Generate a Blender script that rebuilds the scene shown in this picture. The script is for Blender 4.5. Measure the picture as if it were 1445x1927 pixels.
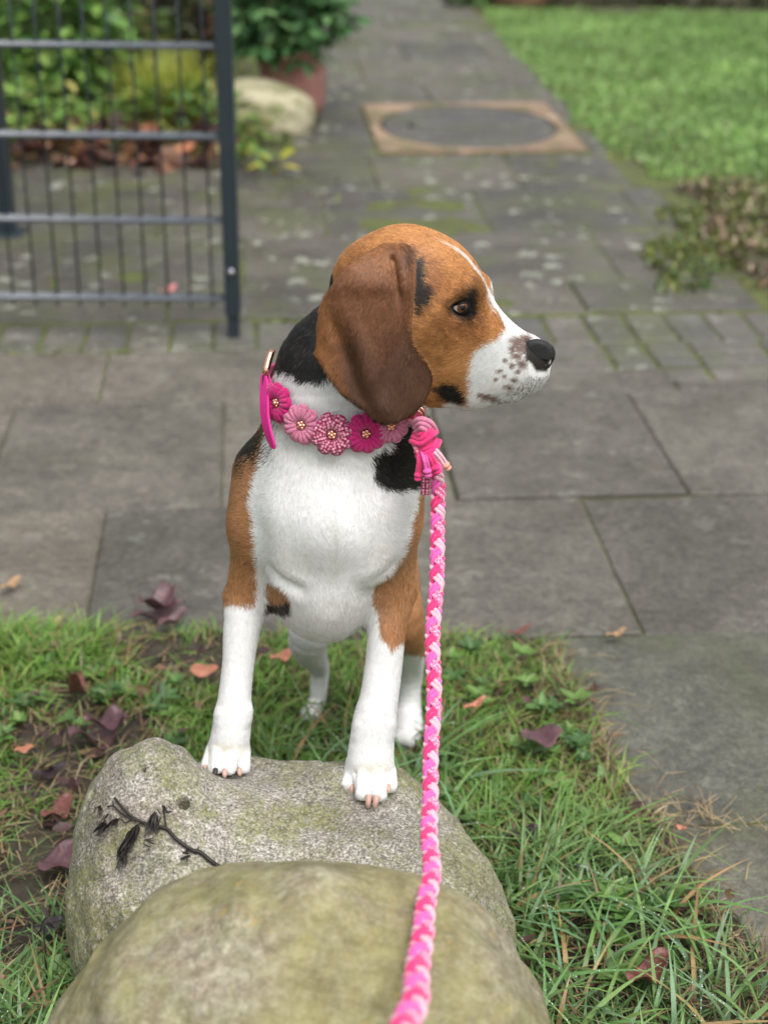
import bpy, bmesh, math, random, os
import numpy as np
from mathutils import Vector, Matrix, Euler
from mathutils.bvhtree import BVHTree

for o in list(bpy.data.objects):
    bpy.data.objects.remove(o, do_unlink=True)
scene = bpy.context.scene
COL = scene.collection
RNG = np.random.default_rng(7)
random.seed(7)
rad = math.radians

# ------------------------------------------------------------------ camera
PITCH, CAMH, FPX, PW, PH = rad(25.5), 1.15, 2950.0, 1445.0, 1927.0
cam_d = bpy.data.cameras.new('camera')
cam = bpy.data.objects.new('camera', cam_d)
COL.objects.link(cam)
cam.location = (0, 0, CAMH)
ROLL = rad(0.6)
cam.rotation_euler = (Matrix.Rotation(math.pi / 2 - PITCH, 3, 'X') @ Matrix.Rotation(ROLL, 3, 'Z')).to_euler()
cam_d.sensor_fit = 'VERTICAL'
cam_d.sensor_height = 36.0
cam_d.sensor_width = 27.0
cam_d.lens = FPX / PH * 36.0
cam_d.clip_start = 0.02
cam_d.clip_end = 500
cam_d.dof.use_dof = True
cam_d.dof.focus_distance = 1.50
cam_d.dof.aperture_fstop = 4.5
scene.camera = cam

# ------------------------------------------------------------------ sky and light (overcast)
SUN_EL, SUN_AZ = rad(64), rad(150)         # azimuth clockwise from +Y
world = bpy.data.worlds.new('World')
scene.world = world
world.use_nodes = True
wn, wl = world.node_tree.nodes, world.node_tree.links
wn.clear()
sky = wn.new('ShaderNodeTexSky')
sky.sky_type = 'NISHITA'
sky.sun_disc = False
sky.sun_elevation = SUN_EL
sky.sun_rotation = SUN_AZ
sky.air_density = 1.0
sky.dust_density = 4.0
sky.ozone_density = 1.0
hs = wn.new('ShaderNodeHueSaturation')
hs.inputs['Saturation'].default_value = 0.12
bg = wn.new('ShaderNodeBackground')
bg.inputs['Strength'].default_value = 0.125
wo = wn.new('ShaderNodeOutputWorld')
wl.new(sky.outputs[0], hs.inputs['Color'])
wl.new(hs.outputs[0], bg.inputs['Color'])
wl.new(bg.outputs[0], wo.inputs['Surface'])
sun_d = bpy.data.lights.new('sun', 'SUN')
sun_d.energy = 1.35
sun_d.angle = rad(48)
sun_d.color = (1.0, 0.975, 0.94)
sun = bpy.data.objects.new('sun', sun_d)
COL.objects.link(sun)
sv = Vector((math.sin(SUN_AZ) * math.cos(SUN_EL), math.cos(SUN_AZ) * math.cos(SUN_EL), math.sin(SUN_EL)))
sun.rotation_euler = sv.to_track_quat('Z', 'Y').to_euler()
sun.location = sv * 30

scene.view_settings.view_transform = 'Standard'
scene.view_settings.look = 'None'
scene.view_settings.gamma = 1.0
scene.view_settings.use_curve_mapping = False
scene.view_settings.exposure = 0.80
scene.render.engine = 'CYCLES'
scene.cycles.max_bounces = 6
scene.cycles.diffuse_bounces = 3
scene.cycles.glossy_bounces = 2
scene.cycles.transmission_bounces = 3
scene.cycles.transparent_max_bounces = 4
scene.cycles.use_denoising = True
try:
    scene.cycles.denoiser = 'OPENIMAGEDENOISE'
    scene.cycles.denoising_prefilter = 'ACCURATE'
except Exception:
    pass
scene.cycles_curves.shape = 'RIBBONS'
scene.cycles_curves.subdivisions = 2

# ------------------------------------------------------------------ helpers
CS, SN = math.cos(PITCH), math.sin(PITCH)
CR, SR = math.cos(ROLL), math.sin(ROLL)


def ray(px, py):
    x, y = (px - PW / 2) / FPX, (PH / 2 - py) / FPX
    x, y = x * CR - y * SR, x * SR + y * CR
    return np.array([x, CS + y * SN, -SN + y * CS])


def W(px, py, Y):
    """the place in the world seen at photo pixel (px, py) and standing Y metres ahead of the camera"""
    d = ray(px, py)
    return np.array([0, 0, CAMH]) + d * (Y / d[1])


def G(px, py, z=0.0):
    d = ray(px, py)
    return np.array([0, 0, CAMH]) + d * ((z - CAMH) / d[2])


def mpp(p):
    """metres per photo pixel at a place"""
    return (p[1] * CS + (CAMH - p[2]) * SN) / FPX


def coat_uv(P):
    """coat coordinates of body places: across the chest and down it, in photo-pixel units"""
    q = P - np.array([0, 0, CAMH])
    dep = q[:, 1] * CS - q[:, 2] * SN
    x, y = q[:, 0] / dep, (q[:, 1] * SN + q[:, 2] * CS) / dep
    return PW / 2 + FPX * (x * CR + y * SR), PH / 2 - FPX * (y * CR - x * SR)


def smooth01(x, a, b):
    t = np.clip((x - a) / (b - a), 0, 1)
    return t * t * (3 - 2 * t)


def vnoise(P, scale, seed=0):
    """smooth value noise in 3D, -1..1"""
    q = np.asarray(P, dtype=np.float64) * scale + seed * 17.13
    i = np.floor(q).astype(np.int64)
    f = q - i
    f = f * f * (3 - 2 * f)

    def h(a, b, c):
        n = (a * 374761393 + b * 668265263 + c * 2147483647 + seed * 144665) & 0xFFFFFFFF
        n = ((n ^ (n >> 13)) * 1274126177) & 0xFFFFFFFF
        n = n ^ (n >> 16)
        return (n & 0xFFFF) / 32767.5 - 1.0
    x, y, z = i[..., 0], i[..., 1], i[..., 2]
    fx, fy, fz = f[..., 0], f[..., 1], f[..., 2]
    r = 0
    for dx in (0, 1):
        for dy in (0, 1):
            for dz in (0, 1):
                w = (fx if dx else 1 - fx) * (fy if dy else 1 - fy) * (fz if dz else 1 - fz)
                r = r + w * h(x + dx, y + dy, z + dz)
    return r


def poly_sd(u, v, poly):
    """signed distance to a polygon, inside negative"""
    d = np.full(u.shape, 1e9)
    s = np.ones(u.shape)
    n = len(poly)
    for k in range(n):
        ax, ay = poly[k]
        bx, by = poly[k - 1]
        ex, ey = bx - ax, by - ay
        wx, wy = u - ax, v - ay
        t = np.clip((wx * ex + wy * ey) / (ex * ex + ey * ey), 0, 1)
        d = np.minimum(d, (wx - ex * t) ** 2 + (wy - ey * t) ** 2)
        c1, c2, c3 = v >= ay, v < by, ex * wy > ey * wx
        s = np.where((c1 & c2 & c3) | (~c1 & ~c2 & ~c3), -s, s)
    return s * np.sqrt(d)


def new_mesh(name, V, F, mat=None, parent=None, smooth=True):
    me = bpy.data.meshes.new(name)
    V = np.asarray(V, dtype=np.float64)
    me.from_pydata(V.tolist() if len(V) < 400 else [], [], F if len(V) < 400 else [])
    if len(V) >= 400:
        if isinstance(F, np.ndarray):
            nf, k = F.shape
            me.vertices.add(len(V))
            me.vertices.foreach_set('co', V.astype(np.float32).ravel())
            me.loops.add(nf * k)
            me.loops.foreach_set('vertex_index', F.astype(np.int32).ravel())
            me.polygons.add(nf)
            me.polygons.foreach_set('loop_start', (np.arange(nf) * k).astype(np.int32))
            me.update(calc_edges=True)
        else:
            me.from_pydata(V.tolist(), [], F)
    me.validate()
    if smooth:
        me.polygons.foreach_set('use_smooth', [True] * len(me.polygons))
    if mat:
        me.materials.append(mat)
    o = bpy.data.objects.new(name, me)
    COL.objects.link(o)
    if parent:
        o.parent = parent
    return o


def set_color(o, C, name='tint'):
    a = o.data.color_attributes.new(name, 'FLOAT_COLOR', 'POINT')
    C = np.asarray(C, dtype=np.float32)
    if C.shape[1] == 3:
        C = np.concatenate([C, np.ones((len(C), 1), np.float32)], 1)
    a.data.foreach_set('color', C.ravel())


def tag(o, label=None, cat=None, group=None, kind=None):
    if label:
        o['label'] = label
    if cat:
        o['category'] = cat
    if group:
        o['group'] = group
    if kind:
        o['kind'] = kind
    return o


def empty(name, loc=(0, 0, 0), rz=0.0):
    o = bpy.data.objects.new(name, None)
    o.empty_display_size = 0.05
    COL.objects.link(o)
    o.location = loc
    o.rotation_euler = (0, 0, rz)
    return o


def tube(path, radii, n=8, caps=True, flat=None):
    """vertices and faces of a tube along a path"""
    P = np.asarray(path, dtype=float)
    R = np.broadcast_to(np.asarray(radii, dtype=float), (len(P),))
    T = np.gradient(P, axis=0)
    T /= np.linalg.norm(T, axis=1)[:, None] + 1e-12
    ref = np.array([0, 0, 1.0]) if abs(T[0][2]) < 0.9 else np.array([1.0, 0, 0])
    N = np.zeros_like(P)
    prev = ref - T[0] * ref.dot(T[0])
    prev /= np.linalg.norm(prev)
    for i in range(len(P)):
        prev = prev - T[i] * prev.dot(T[i])
        prev /= np.linalg.norm(prev) + 1e-12
        N[i] = prev
    B = np.cross(T, N)
    a = np.linspace(0, 2 * math.pi, n, endpoint=False)
    V = (P[:, None, :] + R[:, None, None] * (np.cos(a)[None, :, None] * N[:, None, :] + np.sin(a)[None, :, None] * B[:, None, :])).reshape(-1, 3)
    F = []
    m = len(P)
    for i in range(m - 1):
        for j in range(n):
            k = (j + 1) % n
            F.append((i * n + j, i * n + k, (i + 1) * n + k, (i + 1) * n + j))
    if caps:
        F.append(tuple(range(n - 1, -1, -1)))
        F.append(tuple(range((m - 1) * n, m * n)))
    return V, F


class MB:
    def __init__(self):
        self.V, self.F, self.n = [], [], 0

    def add(self, V, F):
        V = np.asarray(V, dtype=float)
        self.V.append(V)
        self.F += [tuple(int(i) + self.n for i in f) for f in F]
        self.n += len(V)
        return self

    def tube(self, path, r, n=8, caps=True):
        return self.add(*tube(path, r, n, caps))

    def box(self, c, s, bev=0.0, rz=0.0):
        return self.add(*boxvf(c, s, bev, rz))

    def ball(self, c, r, seg=10, rings=6):
        V, F = ballvf(seg, rings)
        return self.add(V * np.asarray(r) + np.asarray(c), F)

    def build(self, name, mat=None, parent=None, smooth=True):
        return new_mesh(name, np.concatenate(self.V), self.F, mat, parent, smooth)


def ballvf(seg=10, rings=6):
    V = [(0, 0, 1)]
    for i in range(1, rings):
        t = math.pi * i / rings
        for j in range(seg):
            a = 2 * math.pi * j / seg
            V.append((math.sin(t) * math.cos(a), math.sin(t) * math.sin(a), math.cos(t)))
    V.append((0, 0, -1))
    F = []
    for j in range(seg):
        F.append((0, 1 + j, 1 + (j + 1) % seg))
    for i in range(rings - 2):
        for j in range(seg):
            a, b = 1 + i * seg, 1 + (i + 1) * seg
            F.append((a + j, b + j, b + (j + 1) % seg, a + (j + 1) % seg))
    l = len(V) - 1
    b = 1 + (rings - 2) * seg
    for j in range(seg):
        F.append((l, b + (j + 1) % seg, b + j))
    return np.array(V, dtype=float), F


def boxvf(c, s, bev=0.0, rz=0.0):
    """box with chamfered top edges; c is the centre of its base, s its size"""
    hx, hy, h = s[0] / 2, s[1] / 2, s[2]
    b = bev
    V = [(-hx, -hy, 0), (hx, -hy, 0), (hx, hy, 0), (-hx, hy, 0),
         (-hx, -hy, h - b), (hx, -hy, h - b), (hx, hy, h - b), (-hx, hy, h - b)]
    F = [(3, 2, 1, 0), (0, 1, 5, 4), (1, 2, 6, 5), (2, 3, 7, 6), (3, 0, 4, 7)]
    if b > 0:
        V += [(-hx + b, -hy + b, h), (hx - b, -hy + b, h), (hx - b, hy - b, h), (-hx + b, hy - b, h)]
        F += [(4, 5, 9, 8), (5, 6, 10, 9), (6, 7, 11, 10), (7, 4, 8, 11), (8, 9, 10, 11)]
    else:
        F.append((4, 5, 6, 7))
    V = np.array(V, dtype=float)
    c_, s_ = math.cos(rz), math.sin(rz)
    V = np.stack([V[:, 0] * c_ - V[:, 1] * s_, V[:, 0] * s_ + V[:, 1] * c_, V[:, 2]], 1)
    return V + np.asarray(c, dtype=float), F


# ------------------------------------------------------------------ materials
def mat_new(name):
    m = bpy.data.materials.new(name)
    m.use_nodes = True
    nt = m.node_tree
    b = nt.nodes['Principled BSDF']
    return m, nt, b


def N(nt, t, **kw):
    n = nt.nodes.new(t)
    for k, v in kw.items():
        if k.startswith('i_'):
            n.inputs[k[2:].replace('_', ' ')].default_value = v
        else:
            setattr(n, k, v)
    return n


def noise(nt, vec, scale, detail=4, rough=0.6, out=0):
    n = N(nt, 'ShaderNodeTexNoise')
    n.inputs['Scale'].default_value = scale
    n.inputs['Detail'].default_value = detail
    n.inputs['Roughness'].default_value = rough
    if vec is not None:
        nt.links.new(vec, n.inputs['Vector'])
    return n.outputs[out]


def ramp(nt, fac, stops):
    r = N(nt, 'ShaderNodeValToRGB')
    e = r.color_ramp.elements
    while len(e) > 1:
        e.remove(e[0])
    e[0].position = stops[0][0]
    e[0].color = (*stops[0][1], 1) if len(stops[0][1]) == 3 else stops[0][1]
    for p, c in stops[1:]:
        x = e.new(p)
        x.color = (*c, 1)
    nt.links.new(fac, r.inputs[0])
    return r.outputs[0]


def mixc(nt, fac, a, b, mode='MIX'):
    m = N(nt, 'ShaderNodeMix', data_type='RGBA', blend_type=mode)
    for s, v in ((0, fac), (6, a), (7, b)):
        if isinstance(v, (int, float)):
            m.inputs[s].default_value = v
        elif isinstance(v, tuple):
            m.inputs[s].default_value = (*v, 1)
        else:
            nt.links.new(v, m.inputs[s])
    return m.outputs[2]


def mth(nt, op, a, b=0.0, clamp=False):
    m = N(nt, 'ShaderNodeMath', operation=op, use_clamp=clamp)
    for s, v in ((0, a), (1, b)):
        if isinstance(v, (int, float)):
            m.inputs[s].default_value = v
        else:
            nt.links.new(v, m.inputs[s])
    return m.outputs[0]


def bump(nt, b, h, dist, strength=1.0):
    n = N(nt, 'ShaderNodeBump')
    n.inputs['Distance'].default_value = dist
    n.inputs['Strength'].default_value = strength
    nt.links.new(h, n.inputs['Height'])
    nt.links.new(n.outputs[0], b.inputs['Normal'])


def coords(nt, which='Object'):
    return N(nt, 'ShaderNodeTexCoord').outputs[which]


def worldpos(nt):
    return N(nt, 'ShaderNodeNewGeometry').outputs['Position']


def bw(v):
    return (v, v, v)


def mat_plain(name, col, rough=0.6, spec=0.5, metal=0.0, var=0.15, vscale=30, bmp=0.0, bscale=200, coat=0.0):
    m, nt, b = mat_new(name)
    v = coords(nt)
    n = noise(nt, v, vscale, 3)
    lo = tuple(max(0, c * (1 - var)) for c in col)
    hi = tuple(min(1, c * (1 + var)) for c in col)
    nt.links.new(ramp(nt, n, [(0.3, lo), (0.7, hi)]), b.inputs['Base Color'])
    b.inputs['Roughness'].default_value = rough
    b.inputs['Specular IOR Level'].default_value = spec
    b.inputs['Metallic'].default_value = metal
    b.inputs['Coat Weight'].default_value = coat
    if bmp:
        bump(nt, b, noise(nt, v, bscale, 3), bmp)
    return m


def mat_attr(name, rough=0.6, spec=0.3, attr='tint', var=0.25, vscale=300, transl=0.0, bmp=0.0, bscale=400):
    m, nt, b = mat_new(name)
    a = N(nt, 'ShaderNodeAttribute', attribute_name=attr)
    n = noise(nt, worldpos(nt), vscale, 3)
    f = ramp(nt, n, [(0.3, bw(1 - var)), (0.7, bw(1 + var * 0.6))])
    c = mixc(nt, 1.0, a.outputs['Color'], f, 'MULTIPLY')
    nt.links.new(c, b.inputs['Base Color'])
    b.inputs['Roughness'].default_value = rough
    b.inputs['Specular IOR Level'].default_value = spec
    if bmp:
        bump(nt, b, noise(nt, worldpos(nt), bscale, 3), bmp)
    if transl:
        t = N(nt, 'ShaderNodeBsdfTranslucent')
        nt.links.new(c, t.inputs['Color'])
        mx = N(nt, 'ShaderNodeMixShader')
        mx.inputs[0].default_value = transl
        nt.links.new(b.outputs[0], mx.inputs[1])
        nt.links.new(t.outputs[0], mx.inputs[2])
        nt.links.new(mx.outputs[0], nt.nodes['Material Output'].inputs['Surface'])
    return m


# ------------------------------------------------------------------ solids from distance fields
def smin(a, b, k):
    h = np.maximum(k - np.abs(a - b), 0) / k
    return np.minimum(a, b) - h * h * k * 0.25


def smax(a, b, k):
    return -smin(-a, -b, k)


class Solid:
    """a list of blended rounded shapes; field() gives the distance, mesh() one continuous surface"""

    def __init__(self):
        self.p = []

    def cone(self, a, b, ra, rb, k=0.012, grp='', flat=None, sub=False):
        """rounded cone from a to b; flat=(axis, s) squashes it along an axis"""
        a, b = np.asarray(a, float), np.asarray(b, float)
        R = max(ra, rb)
        lo, hi = np.minimum(a, b) - R - k - 0.004, np.maximum(a, b) + R + k + 0.004
        if flat is not None and flat[1] > 1:
            lo, hi = lo - R * (flat[1] - 1), hi + R * (flat[1] - 1)

        def f(P):
            q = P - a.astype(P.dtype)
            ba = b - a
            if flat is not None:
                ax = np.asarray(flat[0], float)
                ax = ax / np.linalg.norm(ax)
                q = q + (q @ ax.astype(P.dtype))[..., None] * (ax * (1 / flat[1] - 1)).astype(P.dtype)
                ba = ba + ax * ba.dot(ax) * (1 / flat[1] - 1)
            L = max(ba.dot(ba), 1e-12)
            t = np.clip((q @ (ba / L).astype(P.dtype)), 0, 1)
            d = np.linalg.norm(q - t[..., None] * ba.astype(P.dtype), axis=-1) - (ra + (rb - ra) * t)
            return d * (min(1.0, flat[1]) if flat is not None else 1.0)
        self.p.append((f, lo, hi, k, grp, sub))

    def chain(self, pts, radii, k=0.012, grp='', sub=2, flat=None):
        """one tapering limb along a smooth curve through pts"""
        P0 = np.asarray(pts, float)
        R0 = np.asarray(radii, float)
        n = len(P0)
        out_p, out_r = [], []
        for i in range(n - 1):
            a, b, c, d = P0[max(i - 1, 0)], P0[i], P0[i + 1], P0[min(i + 2, n - 1)]
            ra, rb, rc, rd = R0[max(i - 1, 0)], R0[i], R0[i + 1], R0[min(i + 2, n - 1)]
            for j in range(sub + 1):
                t = j / (sub + 1)
                w = (-.5 * t + t * t - .5 * t ** 3, 1 - 2.5 * t * t + 1.5 * t ** 3, .5 * t + 2 * t * t - 1.5 * t ** 3, -.5 * t * t + .5 * t ** 3)
                out_p.append(w[0] * a + w[1] * b + w[2] * c + w[3] * d)
                out_r.append(w[0] * ra + w[1] * rb + w[2] * rc + w[3] * rd)
        out_p.append(P0[-1])
        out_r.append(R0[-1])
        fs, los, his = [], [], []
        for i in range(len(out_p) - 1):
            self.cone(out_p[i], out_p[i + 1], out_r[i], out_r[i + 1], k, grp, flat)
            f, lo, hi, _, _, _ = self.p.pop()
            fs.append(f)
            los.append(lo)
            his.append(hi)

        def g(P):
            d = fs[0](P)
            for f in fs[1:]:
                d = np.minimum(d, f(P))
            return d
        self.p.append((g, np.min(los, 0), np.max(his, 0), k, grp, False))

    def ell(self, c, r, k=0.012, grp='', rot=None, sub=False, n=2.0):
        c, r = np.asarray(c, float), np.asarray(r, float)
        M = np.eye(3) if rot is None else np.array(Euler(rot).to_matrix())
        R = max(r) + k + 0.004

        def f(P):
            q = ((P - c.astype(P.dtype)) @ M.astype(P.dtype))
            if n == 2.0:
                k0 = np.linalg.norm(q / r.astype(P.dtype), axis=-1)
                k1 = np.linalg.norm(q / (r * r).astype(P.dtype), axis=-1)
                return k0 * (k0 - 1) / np.maximum(k1, 1e-6)
            k0 = (np.abs(q / r.astype(P.dtype)) ** n).sum(-1) ** (1 / n)
            return (k0 - 1) * min(r)
        self.p.append((f, c - R, c + R, k, grp, sub))

    def fn(self, f, lo, hi, k, grp='', sub=False):
        self.p.append((f, np.asarray(lo, float), np.asarray(hi, float), k, grp, sub))

    def at(self, P, grps=None):
        P = np.asarray(P, dtype=np.float64)
        D = np.full(P.shape[:-1], 0.2)
        for f, lo, hi, k, g, sub in self.p:
            if grps is not None and g not in grps:
                continue
            m = np.all((P > lo - 0.03) & (P < hi + 0.03), axis=-1)
            if m.any():
                d = f(P[m])
                D[m] = smax(D[m], -d, k) if sub else smin(D[m], d, k)
        return D

    def mesh(self, h, lo=None, hi=None, post=None):
        if lo is None:
            lo = np.min([p[1] for p in self.p if not p[5]], axis=0) - 2 * h
            hi = np.max([p[2] for p in self.p if not p[5]], axis=0) + 2 * h
        lo, hi = np.asarray(lo, float), np.asarray(hi, float)
        n = np.ceil((hi - lo) / h).astype(int) + 1
        ax = [(lo[i] + h * np.arange(n[i])).astype(np.float32) for i in range(3)]
        D = np.full(n, 0.2, np.float32)
        for f, l, u, k, g, sub in self.p:
            i0 = np.clip(np.floor((l - lo) / h).astype(int), 0, n)
            i1 = np.clip(np.ceil((u - lo) / h).astype(int) + 1, 0, n)
            if np.any(i1 <= i0):
                continue
            P = np.stack(np.meshgrid(*[ax[i][i0[i]:i1[i]] for i in range(3)], indexing='ij'), -1)
            d = f(P).astype(np.float32)
            S = D[i0[0]:i1[0], i0[1]:i1[1], i0[2]:i1[2]]
            S[...] = smax(S, -d, k) if sub else smin(S, d, k)
        if post is not None:
            P = np.stack(np.meshgrid(*ax, indexing='ij'), -1)
            m = np.abs(D) < 0.03
            D[m] = post(P[m], D[m])
        return surface_nets(D, lo, h)


def surface_nets(D, lo, h):
    s = D < 0
    c = np.zeros(tuple(np.array(D.shape) - 1), np.uint8)
    for dx in (0, 1):
        for dy in (0, 1):
            for dz in (0, 1):
                c += s[dx:dx + c.shape[0], dy:dy + c.shape[1], dz:dz + c.shape[2]]
    idx = np.argwhere((c > 0) & (c < 8))
    acc = np.zeros((len(idx), 3))
    cnt = np.zeros(len(idx))
    corners = [(a, b, d) for a in (0, 1) for b in (0, 1) for d in (0, 1)]
    val = {o: D[idx[:, 0] + o[0], idx[:, 1] + o[1], idx[:, 2] + o[2]].astype(float) for o in corners}
    for o in corners:
        for a in range(3):
            if o[a]:
                continue
            q = list(o)
            q[a] = 1
            q = tuple(q)
            m = (val[o] < 0) != (val[q] < 0)
            t = val[o][m] / (val[o][m] - val[q][m])
            P = np.tile(np.array(o, float), (m.sum(), 1))
            P[:, a] = t
            acc[m] += P
            cnt[m] += 1
    V = lo + h * (idx + acc / cnt[:, None])
    vid = np.full(c.shape, -1, np.int64)
    vid[idx[:, 0], idx[:, 1], idx[:, 2]] = np.arange(len(idx))
    Fs = []
    for a in range(3):
        b, d = (a + 1) % 3, (a + 2) % 3
        s0 = np.take(s, range(0, s.shape[a] - 1), a)
        s1 = np.take(s, range(1, s.shape[a]), a)
        e = np.argwhere(s0 != s1)
        e = e[(e[:, b] > 0) & (e[:, d] > 0) & (e[:, b] < c.shape[b]) & (e[:, d] < c.shape[d])]
        flip = s1[e[:, 0], e[:, 1], e[:, 2]]

        def cell(db, dd):
            q = e.copy()
            q[:, b] += db
            q[:, d] += dd
            return vid[q[:, 0], q[:, 1], q[:, 2]]
        Q = np.stack([cell(-1, -1), cell(0, -1), cell(0, 0), cell(-1, 0)], 1)
        Q[flip] = Q[flip][:, ::-1]
        Fs.append(Q)
    F = np.concatenate(Fs)
    return V, F[(F >= 0).all(1)]


def bvh_of(V, F):
    return BVHTree.FromPolygons(np.asarray(V).tolist(), np.asarray(F).tolist())


def hit(bvh, px, py):
    d = Vector(ray(px, py)).normalized()
    l, n, i, t = bvh.ray_cast(Vector((0, 0, CAMH)), d)
    return (np.array(l), np.array(n)) if l is not None else (None, None)

# ------------------------------------------------------------------ ground, paving
def concrete(name, lo, hi, lichen=0.0, moss=0.2, wet=0.55, speck=0.35):
    m, nt, b = mat_new(name)
    p = worldpos(nt)
    oi = N(nt, 'ShaderNodeObjectInfo')
    big = noise(nt, p, 3.2, 6, 0.62)
    fine = noise(nt, p, 260, 3, 0.7)
    mid = noise(nt, p, 28, 5, 0.65)
    c = ramp(nt, big, [(0.38, lo), (0.62, hi)])
    c = mixc(nt, 0.55, c, ramp(nt, mid, [(0.36, bw(0.70)), (0.64, bw(1.22))]), 'MULTIPLY')
    c = mixc(nt, 0.8, c, ramp(nt, noise(nt, p, 75, 4, 0.75), [(0.36, bw(0.68)), (0.64, bw(1.30))]), 'MULTIPLY')
    c = mixc(nt, 0.9, c, ramp(nt, noise(nt, p, 9, 6, 0.75), [(0.36, bw(0.80)), (0.64, bw(1.14))]), 'MULTIPLY')
    c = mixc(nt, speck, c, ramp(nt, fine, [(0.35, bw(0.35)), (0.5, bw(1.0)), (0.68, bw(1.7))]), 'MULTIPLY')
    # pale grit
    vo = N(nt, 'ShaderNodeTexVoronoi')
    vo.inputs['Scale'].default_value = 170
    nt.links.new(p, vo.inputs['Vector'])
    g = ramp(nt, vo.outputs['Distance'], [(0.10, bw(1)), (0.2, bw(0))])
    gsel = ramp(nt, noise(nt, p, 60, 2), [(0.58, bw(0)), (0.64, bw(1))])
    c = mixc(nt, mth(nt, 'MULTIPLY', mth(nt, 'MULTIPLY', g, gsel), 0.4), c, (0.36, 0.33, 0.29))
    tint = ramp(nt, oi.outputs['Random'], [(0.0, (0.76, 0.77, 0.78)), (0.5, (1.0, 0.985, 0.96)), (1.0, (1.20, 1.15, 1.08))])
    c = mixc(nt, 1.0, c, tint, 'MULTIPLY')
    # moss film
    mm = ramp(nt, noise(nt, p, 4.3, 7, 0.7), [(0.46, bw(0)), (0.64, bw(1))])
    c = mixc(nt, mth(nt, 'MULTIPLY', mm, moss), c, (0.085, 0.10, 0.032))
    if lichen:
        v2 = N(nt, 'ShaderNodeTexVoronoi')
        v2.inputs['Scale'].default_value = 17
        w = N(nt, 'ShaderNodeVectorMath', operation='ADD')
        ns = N(nt, 'ShaderNodeTexNoise')
        ns.inputs['Scale'].default_value = 40
        nt.links.new(p, ns.inputs['Vector'])
        sc_ = N(nt, 'ShaderNodeVectorMath', operation='SCALE')
        sc_.inputs['Scale'].default_value = 0.085
        nt.links.new(ns.outputs['Color'], sc_.inputs[0])
        nt.links.new(p, w.inputs[0])
        nt.links.new(sc_.outputs[0], w.inputs[1])
        nt.links.new(w.outputs[0], v2.inputs['Vector'])
        sz = mth(nt, 'MULTIPLY', N_rand(nt, v2), 0.46)
        dsk = mth(nt, 'LESS_THAN', v2.outputs['Distance'], mth(nt, 'SUBTRACT', sz, 0.10))
        area = ramp(nt, noise(nt, p, 1.7, 3), [(0.36, bw(0)), (0.50, bw(1))])
        c = mixc(nt, mth(nt, 'MULTIPLY', mth(nt, 'MULTIPLY', dsk, area), lichen), c, (0.40, 0.42, 0.35))
    nt.links.new(c, b.inputs['Base Color'])
    nt.links.new(ramp(nt, mid, [(0.3, bw(wet - 0.12)), (0.7, bw(wet + 0.2))]), b.inputs['Roughness'])
    b.inputs['Specular IOR Level'].default_value = 0.4
    h = mixc(nt, 0.5, fine, mid)
    bump(nt, b, h, 0.004, 0.6)
    return m


def N_rand(nt, v):
    s = N(nt, 'ShaderNodeSeparateColor')
    nt.links.new(v.outputs['Color'], s.inputs[0])
    return s.outputs[0]


M_pave = concrete('pavement_concrete', (0.092, 0.084, 0.072), (0.135, 0.124, 0.107), 0.12, 0.07, 0.6)
M_near = concrete('near_concrete', (0.076, 0.077, 0.064), (0.112, 0.112, 0.093), 0.15, 0.4, 0.6, 0.5)
M_path = concrete('old_concrete', (0.060, 0.056, 0.049), (0.104, 0.097, 0.085), 0.6, 0.62, 0.5)
M_block = concrete('block_concrete', (0.088, 0.084, 0.077), (0.132, 0.126, 0.114), 0.3, 0.55, 0.55)


def soil_mat(name, lo, hi, moss, mossw):
    m, nt, b = mat_new(name)
    p = worldpos(nt)
    n = noise(nt, p, 38, 6, 0.7)
    c = ramp(nt, n, [(0.3, lo), (0.7, hi)])
    mm = ramp(nt, noise(nt, p, 9, 5, 0.7), [(0.5 - mossw * 0.3, bw(0)), (0.72 - mossw * 0.3, bw(1))])
    c = mixc(nt, mth(nt, 'MULTIPLY', mm, min(1, mossw * 2)), c, moss)
    nt.links.new(c, b.inputs['Base Color'])
    b.inputs['Roughness'].default_value = 0.75
    bump(nt, b, n, 0.012)
    return m


M_soil = soil_mat("wet_soil", (0.018, 0.012, 0.0095), (0.062, 0.044, 0.034), (0.06, 0.07, 0.025), 0.2)
M_joint = soil_mat('mossy_sand', (0.035, 0.033, 0.022), (0.085, 0.082, 0.05), (0.095, 0.115, 0.022), 0.55)
M_bed = soil_mat('bed_soil', (0.02, 0.014, 0.010), (0.075, 0.052, 0.035), (0.085, 0.095, 0.025), 0.35)
M_turf = soil_mat('turf_soil', (0.045, 0.06, 0.02), (0.085, 0.11, 0.035), (0.07, 0.12, 0.03), 0.6)


def sheet(name, x0, x1, y0, y1, nx, ny, zf, mat, parent=None):
    xs, ys = np.linspace(x0, x1, nx), np.linspace(y0, y1, ny)
    Xg, Yg = np.meshgrid(xs, ys, indexing='ij')
    P = np.stack([Xg.ravel(), Yg.ravel(), np.zeros(nx * ny)], 1)
    P[:, 2] = zf(P)
    i = np.arange(nx * ny).reshape(nx, ny)
    F = np.stack([i[:-1, :-1].ravel(), i[1:, :-1].ravel(), i[1:, 1:].ravel(), i[:-1, 1:].ravel()], 1)
    return new_mesh(name, P, F, mat, parent)


g = sheet('ground', -220, 220, -120, 320, 8, 8, lambda P: np.full(len(P), -0.075), M_turf)
tag(g, kind='structure')


def verge_edge(y):
    """where the grass stops against the slabs on the right"""
    return np.interp(y, [0.4, 0.9, 1.31, 1.49, 1.67, 1.85, 2.0, 2.1], [0.62, 0.50, 0.405, 0.352, 0.300, 0.272, 0.262, 0.20])


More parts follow.
